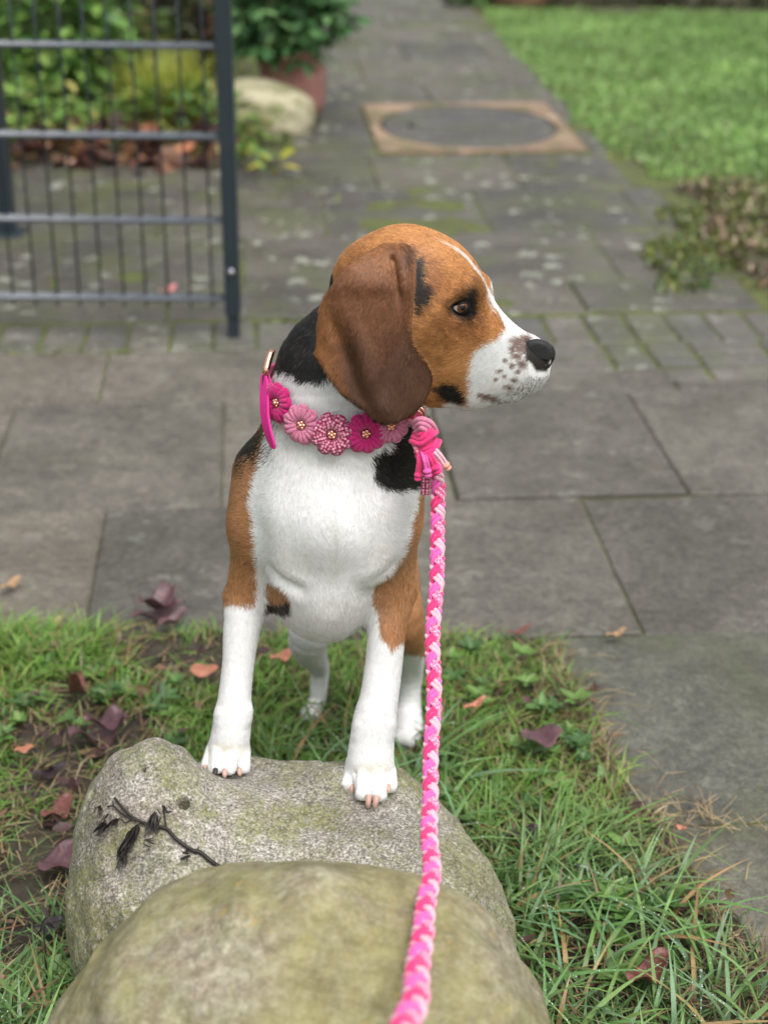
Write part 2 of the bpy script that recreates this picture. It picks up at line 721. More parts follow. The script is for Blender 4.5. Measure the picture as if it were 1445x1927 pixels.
def verge_z(P):
    z = 0.004 + 0.010 * vnoise(P, 9, 3) + 0.006 * vnoise(P, 30, 4) + 0.003 * vnoise(P, 90, 6)
    e = np.maximum(P[:, 0] - verge_edge(P[:, 1]), P[:, 1] - 1.985) + 0.012 * vnoise(P, 20, 5)
    return z - 0.07 * smooth01(e, -0.01, 0.05)


vg = sheet('verge_soil', -1.3, 0.75, 0.35, 2.06, 260, 220, verge_z, M_soil)
tag(vg, kind='structure')

A1, PV1 = rad(5.0), np.array([0.127, 2.46])
A2, PV2 = rad(5.2), np.array([0.32, 4.30])


def LP(s, t, a, pv):
    return pv + np.array([s * math.cos(a) - t * math.sin(a), s * math.sin(a) + t * math.cos(a)])


def slab(name, parent, s0, s1, t0, t1, a, pv, mat, gap=0.0045, th=0.045, bev=0.0035, dz=0.0):
    c = LP((s0 + s1) / 2, (t0 + t1) / 2, a, pv)
    V, F = boxvf((0, 0, -th), (s1 - s0 - gap, t1 - t0 - gap, th), bev)
    o = new_mesh(name, V, F, mat, parent, smooth=False)
    o.location = (c[0], c[1], dz + random.uniform(-0.0025, 0.0025))
    o.rotation_euler = (random.uniform(-1, 1) * 0.004, random.uniform(-1, 1) * 0.004, a + random.uniform(-1, 1) * 0.004)
    return o


pav = sheet('pavement', -1.9, 2.3, 0.2, 3.65, 120, 120, lambda P: np.minimum(-0.0045 + 0.003 * vnoise(P, 14, 2) + 0.003 * vnoise(P, 4, 3), -0.0048) - 0.04 * (P[:, 1] < 2.0) * (P[:, 0] < verge_edge(P[:, 1]) + 0.03), M_joint)
tag(pav, kind='structure')
w = 0.408
for k in range(-5, 5):
    slab('paving_slab', pav, 0.214 + w * (k - 1), 0.214 + w * k, -0.475, 0.0, A1, PV1, M_pave, gap=0.0016 if k < 1 else 0.0045)
for k in range(-5, 5):
    slab('paving_slab', pav, w * k, w * (k + 1), 0.0, 0.50, A1, PV1, M_pave, gap=0.0014 if k < 0 else 0.0045, dz=0.004 if k in (0,) else 0.0005)
for k in range(-6, 1):
    slab('paving_slab', pav, 0.16 + w * (k - 1), 0.16 + w * k, 0.50, 0.80, A1, PV1, M_pave, gap=0.003)
slab('paving_slab', pav, 0.16, 0.52, 0.50, 0.63, A1, PV1, M_pave)
slab('paving_slab', pav, 0.52, 1.10, 0.50, 0.56, A1, PV1, M_pave)
slab('paving_slab', pav, 1.10, 1.80, 0.50, 0.56, A1, PV1, M_pave)
s = 0.16
while s < 1.7:
    d = random.choice([0.09, 0.1, 0.16])
    if s < 0.44:
        slab('paving_slab', pav, s, s + d, 0.63, 0.715, A1, PV1, M_block, gap=0.01)
    else:
        slab('paving_slab', pav, s, s + d, 0.56, 0.64, A1, PV1, M_block, gap=0.012)
        slab('paving_slab', pav, s, s + d, 0.64, 0.715, A1, PV1, M_block, gap=0.012)
    slab('paving_slab', pav, s, s + d, 0.715, 0.80, A1, PV1, M_block, gap=0.01)
    s += d
# near slabs right of the grass
for k in range(0, 4):
    slab('paving_slab', pav, 0.06 + 0.50 * k, 0.56 + 0.50 * k, -0.93, -0.475, A1, PV1, M_near, dz=-0.002)
    slab('paving_slab', pav, 0.10 + 0.50 * k, 0.60 + 0.50 * k, -1.42, -0.93, A1, PV1, M_near, dz=-0.002)
    slab('paving_slab', pav, 0.14 + 0.50 * k, 0.64 + 0.50 * k, -1.90, -1.42, A1, PV1, M_near, dz=-0.002)
# soldier course of blocks across the gateway
k = 0
s = -1.75
while s < 1.75:
    o = slab('paving_block', pav, s, s + 0.094, 0.80, 0.99, A1, PV1, M_block, gap=0.007, bev=0.005)
    o.rotation_euler.z += random.uniform(-0.02, 0.02)
    s += 0.094

gp = sheet('garden_path', -2.4, 1.15, 3.40, 11.0, 100, 160, lambda P: -0.0045 + 0.004 * vnoise(P, 10, 2) + 0.003 * vnoise(P, 3, 3), M_joint)
tag(gp, kind='structure')
ROWS = ((-0.80, -0.56, (-0.9, -0.42, 0.08, 0.50)), (-0.56, -0.10, (-0.72, -0.25, 0.22, 0.47)), (-0.10, 0.39, (-0.95, -0.49, -0.04, 0.41, 0.52)), (0.39, 0.84, (-0.78, -0.31, 0.13, 0.47)))
for t0, t1, js in ROWS:
    js = [js[0] - 0.47 * q for q in (4, 3, 2, 1)] + list(js)
    for s0, s1 in zip(js, js[1:]):
        slab('path_slab', gp, s0, s1, t0, t1, A2, PV2, M_path)
for t0, t1 in ((0.84, 1.27), (1.27, 1.70)):
    slab('path_slab', gp, -0.55, -0.275, t0, t1, A2, PV2, M_path)
    slab('path_slab', gp, 0.43, 0.50, t0, t1, A2, PV2, M_path)
for r in range(10):
    t0 = 1.70 + 0.48 * r
    o = 0.0 if r % 2 else 0.22
    for s0, s1 in ((-0.42, -0.22 + o), (-0.22 + o, 0.26 + o * 0.5), (0.26 + o * 0.5, 0.50)):
        slab('path_slab', gp, s0, s1, t0, t0 + 0.48, A2, PV2, M_path)

# manhole cover: square frame with an oval-looking round lid
mh = empty('manhole_cover')
c = LP(0.078, 1.270, A2, PV2)
mh.location = (c[0], c[1], 0.0)
mh.rotation_euler = (0, 0, A2)
mh.scale = (1.0, 1.17, 1.0)
tag(mh, 'round dark manhole lid in a square sandstone-coloured frame in the garden path', 'manhole cover')
M_frame = concrete('frame_concrete', (0.17, 0.115, 0.08), (0.32, 0.22, 0.15), 0.3, 1.0, 0.6)
M_lid = concrete('lid_concrete', (0.085, 0.08, 0.076), (0.115, 0.108, 0.10), 0.25, 0.35, 0.6)
hw, R_ = 0.345, 0.314
n = 64
ang = np.linspace(0, 2 * math.pi, n, endpoint=False)
ci = np.stack([np.cos(ang), np.sin(ang)], 1)
sq = ci / np.max(np.abs(ci), 1)[:, None] * hw
V = np.concatenate([np.c_[ci * R_, np.full(n, 0.005)], np.c_[sq, np.full(n, 0.005)], np.c_[ci * R_, np.full(n, -0.04)], np.c_[sq, np.full(n, -0.04)]])
F = []
for i in range(n):
    j = (i + 1) % n
    F += [(i, n + i, n + j, j), (n + i, 3 * n + i, 3 * n + j, n + j), (2 * n + i, i, j, 2 * n + j)]
new_mesh('frame', V, F, M_frame, mh, smooth=False)
rl = R_ - 0.008
V = np.concatenate([np.c_[ci * rl, np.full(n, -0.002)], np.c_[ci * (rl - 0.006), np.full(n, 0.004)], np.c_[ci * rl, np.full(n, -0.04)], [[0, 0, 0.004]]])
F = []
for i in range(n):
    j = (i + 1) % n
    F += [(i, j, n + j, n + i), (2 * n + i, 2 * n + j, j, i), (n + i, n + j, 3 * n)]
new_mesh('lid', V, F, M_lid, mh, smooth=False)
mb = MB()
mb.tube([(-0.20, -0.03, 0.0045), (-0.20, 0.03, 0.0045)], 0.010, 8)
mb.build('lifting_eye', mat_plain('dark_iron', (0.03, 0.03, 0.032), 0.5), mh)

# lawn ground, planting beds
tag(sheet('lawn_soil', 0.55, 9.0, 4.75, 8.5, 30, 40, lambda P: -0.012 + 0.012 * vnoise(P, 3, 4) - 0.05 * smooth01(0.80 - P[:, 0] - 0.07 * (P[:, 1] - 5), -0.1, 0.1), M_turf), kind='structure')


def bed_z(P):
    e = np.minimum(P[:, 1] - 4.80 + 0.03 * vnoise(P, 6, 8), -0.42 - 0.06 * (P[:, 1] - 5) - P[:, 0] + 0.03 * vnoise(P, 8, 9))
    return -0.05 + 0.10 * smooth01(e, -0.02, 0.35) + (0.02 * vnoise(P, 7, 3) + 0.01 * vnoise(P, 25, 5)) * smooth01(e, 0, 0.1)


tag(sheet('flower_bed', -4.5, -0.25, 4.65, 10.5, 120, 160, bed_z, M_bed), kind='structure')


def bed2_z(P):
    e = np.minimum(P[:, 0] - 0.75 + 0.08 * vnoise(P, 4, 8), np.minimum(P[:, 1] - 3.50, 4.90 - P[:, 1]))
    return -0.05 + 0.062 * smooth01(e, -0.04, 0.22) + (0.018 * vnoise(P, 9, 3) + 0.008 * vnoise(P, 30, 5)) * smooth01(e, 0, 0.1)


tag(sheet('heath_bed', 0.55, 3.2, 3.40, 5.05, 140, 90, bed2_z, M_bed), kind='structure')
tag(sheet('border_soil', 0.3, 9.0, 8.4, 12.0, 40, 30, lambda P: 0.0 + 0.04 * vnoise(P, 3, 4), M_bed), kind='structure')


# ------------------------------------------------------------------ boulders
def granite():
    m, nt, b = mat_new('lichened_granite')
    p = worldpos(nt)
    n1 = noise(nt, p, 360, 4, 0.72)
    n2 = noise(nt, p, 150, 5, 0.7)
    c = ramp(nt, n1, [(0.32, (0.06, 0.055, 0.048)), (0.43, (0.20, 0.185, 0.155)), (0.53, (0.36, 0.335, 0.295)), (0.64, (0.62, 0.585, 0.53))])
    c = mixc(nt, 0.75, c, ramp(nt, n2, [(0.3, bw(0.5)), (0.52, bw(1.05)), (0.7, bw(1.45))]), 'MULTIPLY')
    pk = ramp(nt, noise(nt, p, 14, 3), [(0.45, bw(0)), (0.62, bw(1))])
    c = mixc(nt, mth(nt, 'MULTIPLY', pk, 0.35), c, (0.42, 0.30, 0.26), 'MULTIPLY')
    c = mixc(nt, mth(nt, 'MULTIPLY', ramp(nt, noise(nt, p, 11, 5, 0.7), [(0.46, bw(0)), (0.60, bw(1))]), 0.5), c, (0.46, 0.48, 0.44), 'MULTIPLY')
    # yellow-green lichen and moss, more where the stone faces sideways or the ground
    g = N(nt, 'ShaderNodeNewGeometry')
    sx = N(nt, 'ShaderNodeSeparateXYZ')
    nt.links.new(g.outputs['Normal'], sx.inputs[0])
    sz = N(nt, 'ShaderNodeSeparateXYZ')
    nt.links.new(p, sz.inputs[0])
    low = ramp(nt, sz.outputs[2], [(0.0, bw(0.30)), (0.12, bw(0.18)), (0.19, bw(0.0))])
    f = mth(nt, 'ADD', noise(nt, p, 17, 6, 0.72), low)
    mo = ramp(nt, f, [(0.46, bw(0)), (0.58, bw(1))])
    grain = ramp(nt, noise(nt, p, 300, 3, 0.7), [(0.40, bw(0.15)), (0.6, bw(1))])
    mcol = ramp(nt, noise(nt, p, 120, 4), [(0.3, (0.06, 0.07, 0.012)), (0.55, (0.20, 0.21, 0.055)), (0.75, (0.36, 0.36, 0.14))])
    c = mixc(nt, mth(nt, 'MULTIPLY', mth(nt, 'MULTIPLY', mo, grain), 0.85), c, mcol)
    nt.links.new(c, b.inputs['Base Color'])
    b.inputs['Roughness'].default_value = 0.75
    b.inputs['Specular IOR Level'].default_value = 0.3
    bump(nt, b, mixc(nt, 0.4, n2, n1), 0.0035, 0.9)
    return m


def sandstone():
    m, nt, b = mat_new('mossy_smooth_stone')
    p = worldpos(nt)
    n1 = noise(nt, p, 90, 5, 0.7)
    c = ramp(nt, n1, [(0.36, (0.20, 0.175, 0.125)), (0.5, (0.28, 0.255, 0.19)), (0.62, (0.36, 0.34, 0.27))])
    c = mixc(nt, 0.6, c, ramp(nt, noise(nt, p, 210, 4, 0.75), [(0.38, bw(0.6)), (0.62, bw(1.35))]), 'MULTIPLY')
    c = mixc(nt, 0.6, c, ramp(nt, noise(nt, p, 30, 4, 0.7), [(0.36, (0.72, 0.62, 0.52)), (0.6, (1.05, 1.05, 1.0))]), 'MULTIPLY')
    sx = N(nt, 'ShaderNodeSeparateXYZ')
    nt.links.new(p, sx.inputs[0])
    lft = ramp(nt, mth(nt, 'MULTIPLY_ADD', sx.outputs[0], -1.0), [(0.0, bw(0.0)), (0.25, bw(0.15))])
    mo = ramp(nt, mth(nt, 'ADD', noise(nt, p, 7.5, 6, 0.7), lft), [(0.53, bw(0)), (0.70, bw(1))])
    mcol = ramp(nt, noise(nt, p, 40, 4), [(0.35, (0.14, 0.125, 0.035)), (0.65, (0.28, 0.265, 0.085))])
    c = mixc(nt, mth(nt, 'MULTIPLY', mo, 0.6), c, mcol)
    dk = ramp(nt, noise(nt, p, 13, 4, 0.6), [(0.55, bw(0)), (0.68, bw(1))])
    c = mixc(nt, mth(nt, 'MULTIPLY', dk, 0.45), c, (0.085, 0.075, 0.035))
    vo = N(nt, 'ShaderNodeTexVoronoi')
    vo.inputs['Scale'].default_value = 38
    nt.links.new(p, vo.inputs['Vector'])
    sp = ramp(nt, noise(nt, p, 46, 5, 0.7), [(0.63, bw(0)), (0.68, bw(1))])
    c = mixc(nt, mth(nt, 'MULTIPLY', sp, 0.55), c, (0.40, 0.27, 0.06))
    nt.links.new(c, b.inputs['Base Color'])
    b.inputs['Roughness'].default_value = 0.7
    b.inputs['Specular IOR Level'].default_value = 0.3
    bump(nt, b, n1, 0.004, 0.8)
    return m


def rock_noise(amp1, s1, amp2, s2, seed):
    def f(P, d):
        return d + amp1 * vnoise(P, s1, seed) + amp2 * vnoise(P, s2, seed + 1) + amp2 * 0.4 * vnoise(P, s2 * 2.7, seed + 2)
    return f


R1 = Solid()
R1.ell((-0.105, 1.268, 0.078), (0.180, 0.122, 0.126), 0.03, n=3.2, rot=(rad(4), rad(2.5), rad(-3)))
R1.ell((-0.230, 1.300, 0.134), (0.074, 0.080, 0.132), 0.05)
R1.ell((-0.180, 1.290, 0.10), (0.10, 0.085, 0.112), 0.05)
R1.ell((-0.238, 1.262, 0.06), (0.064, 0.080, 0.125), 0.05, n=2.6)
R1.ell((0.022, 1.235, 0.036), (0.124, 0.115, 0.145), 0.05, n=2.4)
R1.ell((-0.150, 1.382, 0.12), (0.075, 0.045, 0.080), 0.03)
R1.ell((-0.01, 1.350, 0.105), (0.095, 0.06, 0.098), 0.03)
R1.ell((-0.085, 1.352, 0.104), (0.095, 0.050, 0.083), 0.04, n=2.4)
rn_ = rock_noise(0.006, 14, 0.0028, 45, 31)


def rock_post(P, d):
    d = rn_(P, d)
    for c_, a_, s_ in (((-0.158, 1.340, 0.208), 0.0075, 0.045), ((-0.012, 1.312, 0.204), 0.0065, 0.045)):
        d = d + a_ * np.exp(-((P - np.array(c_)) ** 2).sum(-1) / (s_ * s_))
    return d


def strike(S, px, py, post):
    """where the line of sight through (px, py) meets a stone"""
    d = ray(px, py)
    t = np.linspace(0.9, 1.9, 1400)
    Q = np.array([0, 0, CAMH]) + d[None] * t[:, None]
    i = np.argmax(post(Q, S.at(Q)) < 0)
    return Q[i]


for px, py, r3 in ((347, 1517, (0.0042, 0.0042, 0.010)), (277, 1450, (0.0060, 0.003, 0.005)), (170, 1505, (0.004, 0.008, 0.010))):
    R1.ell(strike(R1, px, py, rock_post) + np.array([0, 0.004, -0.006]), np.array(r3) * np.array([1.15, 1.15, 1.7]), 0.0015, sub=True)
rk_V, rk_F = R1.mesh(0.0033, post=rock_post)
rock1 = new_mesh('boulder', rk_V, rk_F, granite())
tag(rock1, 'speckled grey granite boulder with lichen under the dog\'s front paws', 'boulder')
bvh_rock = bvh_of(rk_V, rk_F)

R2 = Solid()
R2.ell((-0.052, 0.950, 0.110), (0.188, 0.122, 0.272), 0.06, n=2.8, rot=(rad(4), rad(0), 0))
R2.ell((-0.090, 0.900, 0.06), (0.220, 0.19, 0.245), 0.06, n=2.3)
R2.ell((0.000, 0.905, 0.07), (0.150, 0.16, 0.235), 0.06, n=2.2)
r2_V, r2_F = R2.mesh(0.006, post=rock_noise(0.007, 11, 0.0026, 34, 51))
rock2 = new_mesh('boulder', r2_V, r2_F, sandstone())
tag(rock2, 'smooth yellow-green mossy boulder at the bottom, in front of the granite one', 'boulder')
bvh_rock2 = bvh_of(r2_V, r2_F)

# ------------------------------------------------------------------ blades and leaves
def blades(name, base, h, wd, az, bend, cols, mat, seg=3, lean=None):
    """one mesh of tapering curved grass blades; base (n,3), cols (n,3)"""
    n = len(base)
    d = np.stack([np.cos(az), np.sin(az), np.zeros(n)], 1)
    sd = np.stack([-np.sin(az), np.cos(az), np.zeros(n)], 1)
    V = np.zeros((n, seg + 1, 2, 3))
    for i in range(seg + 1):
        t = i / seg
        hor = bend * h * (t ** 1.7)
        ver = h * (t - 0.42 * np.clip(bend, 0, 1.6) * t * t)
        c = base + d * hor[:, None]
        c[:, 2] += ver
        wv = wd * (1.0 - 0.25 * t if t < 0.5 else (1 - t) * 1.75) + 0.00025
        V[:, i, 0] = c - sd * (wv * 0.5)[:, None]
        V[:, i, 1] = c + sd * (wv * 0.5)[:, None] + np.array([0, 0, 1])[None] * (wv * 0.25)[:, None]
    base_i = (np.arange(n) * (seg + 1) * 2)[:, None]
    F = np.concatenate([base_i + np.array([[2 * i, 2 * i + 1, 2 * i + 3, 2 * i + 2]]) for i in range(seg)])
    o = new_mesh(name, V.reshape(-1, 3), F, mat)
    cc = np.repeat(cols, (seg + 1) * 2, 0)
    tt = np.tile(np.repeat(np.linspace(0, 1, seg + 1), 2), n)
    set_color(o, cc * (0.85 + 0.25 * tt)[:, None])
    return o


def palette(n, cs, ws):
    i = RNG.choice(len(cs), n, p=np.array(ws) / sum(ws))
    c = np.array(cs)[i]
    return c * RNG.uniform(0.75, 1.25, (n, 1)) * RNG.uniform(0.92, 1.08, (n, 3))


M_blade = mat_attr('grass_blade', rough=0.38, spec=0.45, var=0.12, transl=0.30)
M_leafy = mat_attr('green_leaf', rough=0.38, spec=0.45, var=0.2, transl=0.22)
M_dry = mat_attr('dry_leaf', rough=0.5, spec=0.4, var=0.3, vscale=120, transl=0.08)
GREENS = [(0.13, 0.265, 0.040), (0.185, 0.34, 0.058), (0.085, 0.18, 0.036), (0.25, 0.35, 0.085), (0.30, 0.235, 0.11), (0.20, 0.12, 0.05)]


def soilness(P):
    """0..1, bare muddy places in the verge"""
    s = np.zeros(len(P))
    for px, py, rx, ry in ((175, 1400, 0.09, 0.075), (100, 1470, 0.06, 0.05), (105, 1590, 0.06, 0.07), (70, 1690, 0.06, 0.05), (290, 1240, 0.05, 0.05), (400, 1255, 0.06, 0.05),
                           (140, 1330, 0.05, 0.05), (985, 1580, 0.03, 0.03), (1190, 1790, 0.05, 0.05), (1080, 1850, 0.06, 0.05), (20, 1800, 0.06, 0.05)):
        c = G(px, py)
        s = np.maximum(s, np.exp(-(((P[:, 0] - c[0]) / rx) ** 2 + ((P[:, 1] - c[1]) / ry) ** 2) * 0.9))
    return np.clip(s * 1.3 + 0.25 * vnoise(P, 18, 40), 0, 1)


HF1 = (*G(592, 1345)[:2], 0.04)
HF2 = (*G(768, 1392)[:2], 0.04)


def verge_grass():
    n = 62000
    y = 0.62 + (2.05 - 0.62) * RNG.random(n) ** 0.95
    x = RNG.uniform(-0.95, 0.56, n)
    P = np.stack([x, y, 0 * x], 1)
    e = np.maximum(x - verge_edge(y), y - 1.985) + 0.020 * vnoise(P, 16, 5) + 0.012 * vnoise(P, 60, 7)
    soil = soilness(P)
    thin = smooth01(x - verge_edge(y), -0.17, 0.0) * 0.45
    keep = (e < -0.004) & (RNG.random(n) > soil * 1.05) & (RNG.random(n) > thin)
    # visible part only: skip what the boulders cover
    rk = np.array([dog_free(p) for p in P[keep]])
    P = P[keep][rk]
    n = len(P)
    P[:, 2] = verge_z(P) - 0.002
    u, v = coat_uv(P)
    tall = np.exp(-((v - 1700) / 170) ** 2) * smooth01(u, 830, 930) * (1 - smooth01(u, 1150, 1300))
    tall = np.maximum(tall, np.exp(-((u - 620) / 170) ** 2 - ((v - 1390) / 110) ** 2) * 0.7)
    tall = np.maximum(tall, smooth01(v, 1700, 1800) * (1 - smooth01(u, 200, 330)) * 0.9)
    tall = np.maximum(tall, (1 - smooth01(u, 240, 300)) * np.exp(-((v - 1270) / 80) ** 2) * 0.55)
    tall *= np.clip(0.8 + 0.8 * vnoise(P, 22, 44), 0, 1.4)
    h = RNG.uniform(0.016, 0.040, n) * (1 + 1.35 * tall)
    wd = RNG.uniform(0.0014, 0.0030, n) * (1 + 0.75 * tall)
    az = RNG.uniform(0, 2 * math.pi, n) + vnoise(P, 14, 41) * 1.2
    for hx, hy, hr in (HF1, HF2):
        dd_ = np.hypot(P[:, 0] - hx, P[:, 1] - hy + 0.02)
        h *= 0.35 + 0.65 * smooth01(dd_, hr * 0.6, hr * 1.8)
    bend = RNG.uniform(0.25, 1.5, n)
    cols = palette(n, GREENS, [5, 4, 3, 2.2, 1.1, 0.5])
    near = smooth01(v, 1480, 1700)
    cols = cols * (1 - near[:, None]) + near[:, None] * palette(n, [(0.10, 0.195, 0.060), (0.145, 0.26, 0.085), (0.20, 0.32, 0.095), (0.32, 0.24, 0.11), (0.15, 0.085, 0.04)], [5, 4, 2, 1.3, 0.6])
    dry = smooth01(P[:, 0] - verge_edge(P[:, 1]), -0.13, 0.0) * (RNG.random(n) < 0.5) + (soil_at(P) > 0.3) * (RNG.random(n) < 0.35)
    dry = np.clip(dry, 0, 1)[:, None]
    cols = cols * (1 - dry) + dry * palette(n, [(0.26, 0.20, 0.10), (0.17, 0.10, 0.05), (0.34, 0.29, 0.17)], [2, 2, 1])
    hz = (RNG.random(n) < 0.2)
    bend[hz] *= 1.8
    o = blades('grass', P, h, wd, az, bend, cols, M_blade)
    tag(o, 'wet green verge grass with bare muddy patches round the boulders', 'grass', kind='stuff')
    # dead thatch lying flat between the blades
    n = 9000
    P = np.stack([RNG.uniform(-0.95, 0.50, n), RNG.uniform(0.75, 1.99, n), np.zeros(n)], 1)
    P = P[(P[:, 0] < verge_edge(P[:, 1]) - 0.005)]
    P = P[[dog_free(p) for p in P]]
    n = len(P)
    P[:, 2] = verge_z(P) + RNG.uniform(0.001, 0.010, n)
    o = blades('thatch', P, RNG.uniform(0.012, 0.022, n), RNG.uniform(0.0008, 0.0022, n), RNG.uniform(0, 6.28, n), RNG.uniform(1.6, 2.3, n),
               palette(n, [(0.28, 0.20, 0.10), (0.17, 0.11, 0.06), (0.10, 0.065, 0.04), (0.38, 0.31, 0.18)], [3, 3, 2, 1]), M_dry)
    tag(o, 'dead straw-coloured thatch lying flat in the verge grass', 'thatch', kind='stuff')
    # broad long blades by the boulders
    n = 330
    P = np.concatenate([np.stack([RNG.uniform(0.12, 0.40, n), RNG.uniform(1.02, 1.42, n), np.zeros(n)], 1),
                        np.stack([RNG.uniform(-0.50, -0.27, 170), RNG.uniform(0.92, 1.20, 170), np.zeros(170)], 1),
                        np.stack([RNG.uniform(-0.15, 0.10, 200), RNG.uniform(1.45, 1.70, 200), np.zeros(200)], 1)])
    P = P[[dog_free(p, 0.012) for p in P]]
    P = P[(P[:, 0] < verge_edge(P[:, 1]) - 0.03)]
    n = len(P)
    P[:, 2] = verge_z(P)
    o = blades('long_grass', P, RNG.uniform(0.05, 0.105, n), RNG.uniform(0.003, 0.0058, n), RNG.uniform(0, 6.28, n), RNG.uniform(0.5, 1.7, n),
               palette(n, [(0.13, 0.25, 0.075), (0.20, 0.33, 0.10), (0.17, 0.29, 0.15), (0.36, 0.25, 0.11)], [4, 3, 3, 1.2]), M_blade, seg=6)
    tag(o, 'long broad wet grass blades beside the boulders', 'grass', kind='stuff')
    # dew on some of them
    k = RNG.choice(n, 150)
    mb = MB()
    Vs = np.array([v_.co[:] for v_ in o.data.vertices]).reshape(n, 7, 2, 3)
    oct_v = np.array([(1, 0, 0), (-1, 0, 0), (0, 1, 0), (0, -1, 0), (0, 0, 1), (0, 0, -1)], float)
    oct_f = [(0, 2, 4), (2, 1, 4), (1, 3, 4), (3, 0, 4), (2, 0, 5), (1, 2, 5), (3, 1, 5), (0, 3, 5)]
    for i in k:
        for _ in range(random.randint(4, 12)):
            t = random.uniform(1, 5.9)
            a = int(t)
            q = (Vs[i, a] * (1 - t + a) + Vs[i, a + 1] * (t - a))
            q = q[0] * 0.5 + q[1] * 0.5 + (q[1] - q[0]) * random.uniform(-0.4, 0.4)
            mb.add(oct_v * random.uniform(0.0004, 0.0010) + q + np.array([0, 0, 0.0006]), oct_f)
    m, nt, b = mat_new('dew')
    b.inputs['Base Color'].default_value = (0.75, 0.80, 0.82, 1)
    b.inputs['Roughness'].default_value = 0.08
    b.inputs['Specular IOR Level'].default_value = 0.8
    dw = mb.build('dew_drop', m)
    tag(dw, 'tiny dew drops on the long grass blades', 'dew', kind='stuff')


def soil_at(P):
    return soilness(P)


def dog_free(p, pad=0.0):
    """not under a boulder"""
    for c, r in (((-0.105, 1.268), (0.185, 0.125)), ((-0.24, 1.275), (0.075, 0.085)), ((0.02, 1.235), (0.12, 0.115)), ((-0.085, 0.90), (0.215, 0.19)), ((0.0, 0.905), (0.16, 0.16))):
        if ((p[0] - c[0]) / (r[0] + pad)) ** 2 + ((p[1] - c[1]) / (r[1] + pad)) ** 2 < 0.9:
            return False
    return True


verge_grass()


def weed_rosettes():
    """small broad-leaved weeds pressed into the verge"""
    mb = MB()
    cols = []
    spots = [(random.uniform(830, 1180), random.uniform(1230, 1780)) for _ in range(60)] + [(random.uniform(0, 380), random.uniform(1220, 1440)) for _ in range(25)] + [(1130, 1480), (1095, 1450), (1010, 1470), (1180, 1745), (1165, 1790), (1000, 1350), (1070, 1390), (960, 1420), (1200, 1700), (1110, 1560), (1040, 1610),
             (900, 1330), (560, 1385), (310, 1330), (60, 1350), (330, 1400), (250, 1290), (1250, 1730), (1300, 1790), (1160, 1860), (1230, 1880), (60, 1850), (100, 1880)]
    for px, py in spots:
        c = G(px, py)
        if not dog_free(c, 0.02):
            continue
        if c[0] > verge_edge(c[1]) - 0.02:
            continue
        c[2] = verge_z(c[None])[0] + 0.006
        nl = random.randint(4, 8)
        a0 = random.random() * 6
        R = random.uniform(0.012, 0.026) * (1.6 if py > 1700 else 1)
        base = random.choice([(0.10, 0.20, 0.05), (0.14, 0.25, 0.06), (0.07, 0.15, 0.045)])
        for k in range(nl):
            a = a0 + k * 6.283 / nl + random.uniform(-.3, .3)
            V, F = leafvf(R * random.uniform(0.7, 1.2), R * 0.45, 0.35)
            V = V @ np.array(Euler((random.uniform(-.2, .2), -random.uniform(0.1, 0.6), 0)).to_matrix()).T
            V = V @ np.array(Euler((0, 0, a)).to_matrix()).T + c + np.array([0, 0, 0.008])
            mb.add(V, F)
            cols += [np.array(base) * random.uniform(0.8, 1.2)] * len(V)
    o = mb.build('weeds', M_leafy)
    set_color(o, np.array(cols))
    tag(o, 'small broad-leaved weeds scattered through the verge grass', 'weeds', kind='stuff')


def leafvf(L, Wd, cup=0.3, nseg=5, curl=0.0, wav=0.0):
    """a leaf along +x from its stalk, with a midrib fold; 3 points per station"""
    V, F = [], []
    for i in range(nseg + 1):
        t = i / nseg
        w = Wd * math.sin(math.pi * (0.03 + 0.95 * t) ** 0.8) ** 0.85
        z = curl * L * t * t + wav * L * math.sin(t * 7 + 1.3)
        V += [(L * t, -w * 0.5, z + cup * w * 0.5 + wav * L * 0.6 * math.sin(t * 9)), (L * t, 0, z), (L * t, w * 0.5, z + cup * w * 0.5 + wav * L * 0.6 * math.cos(t * 8))]
    for i in range(nseg):
        a = 3 * i
        F += [(a, a + 1, a + 4, a + 3), (a + 1, a + 2, a + 5, a + 4)]
    return np.array(V), F


weed_rosettes()


def lawn():
    n = 60000
    y = RNG.uniform(4.75, 8.55, n)
    edge = 0.80 + (5.2 - y) * -0.012
    x = edge - 0.35 + (3.6 - edge + 0.3) * RNG.random(n)
    P = np.stack([x, y, np.full(n, -0.006)], 1)
    E_ = np.array([G(*q) for q in ((1215, 330), (1160, 290), (1080, 220), (1010, 150), (950, 85), (905, 25))])
    ok = (x > np.interp(y, E_[:, 1], E_[:, 0]) + 0.05 * vnoise(P, 8, 51)) & (y > 4.86 + 0.06 * vnoise(P, 6, 52))
    P = P[ok]
    n = len(P)
    cols = palette(n, [(0.19, 0.34, 0.085), (0.26, 0.42, 0.12), (0.14, 0.26, 0.06), (0.33, 0.44, 0.16)], [4, 4, 2, 1.5])
    cols *= (1 + 0.28 * vnoise(P, 3.5, 53) + 0.15 * vnoise(P, 9, 54))[:, None]
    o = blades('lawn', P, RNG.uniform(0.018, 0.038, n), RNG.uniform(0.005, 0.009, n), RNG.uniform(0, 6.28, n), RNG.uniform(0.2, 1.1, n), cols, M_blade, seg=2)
    tag(o, 'bright green mown lawn right of the garden path', 'lawn', kind='stuff')


lawn()


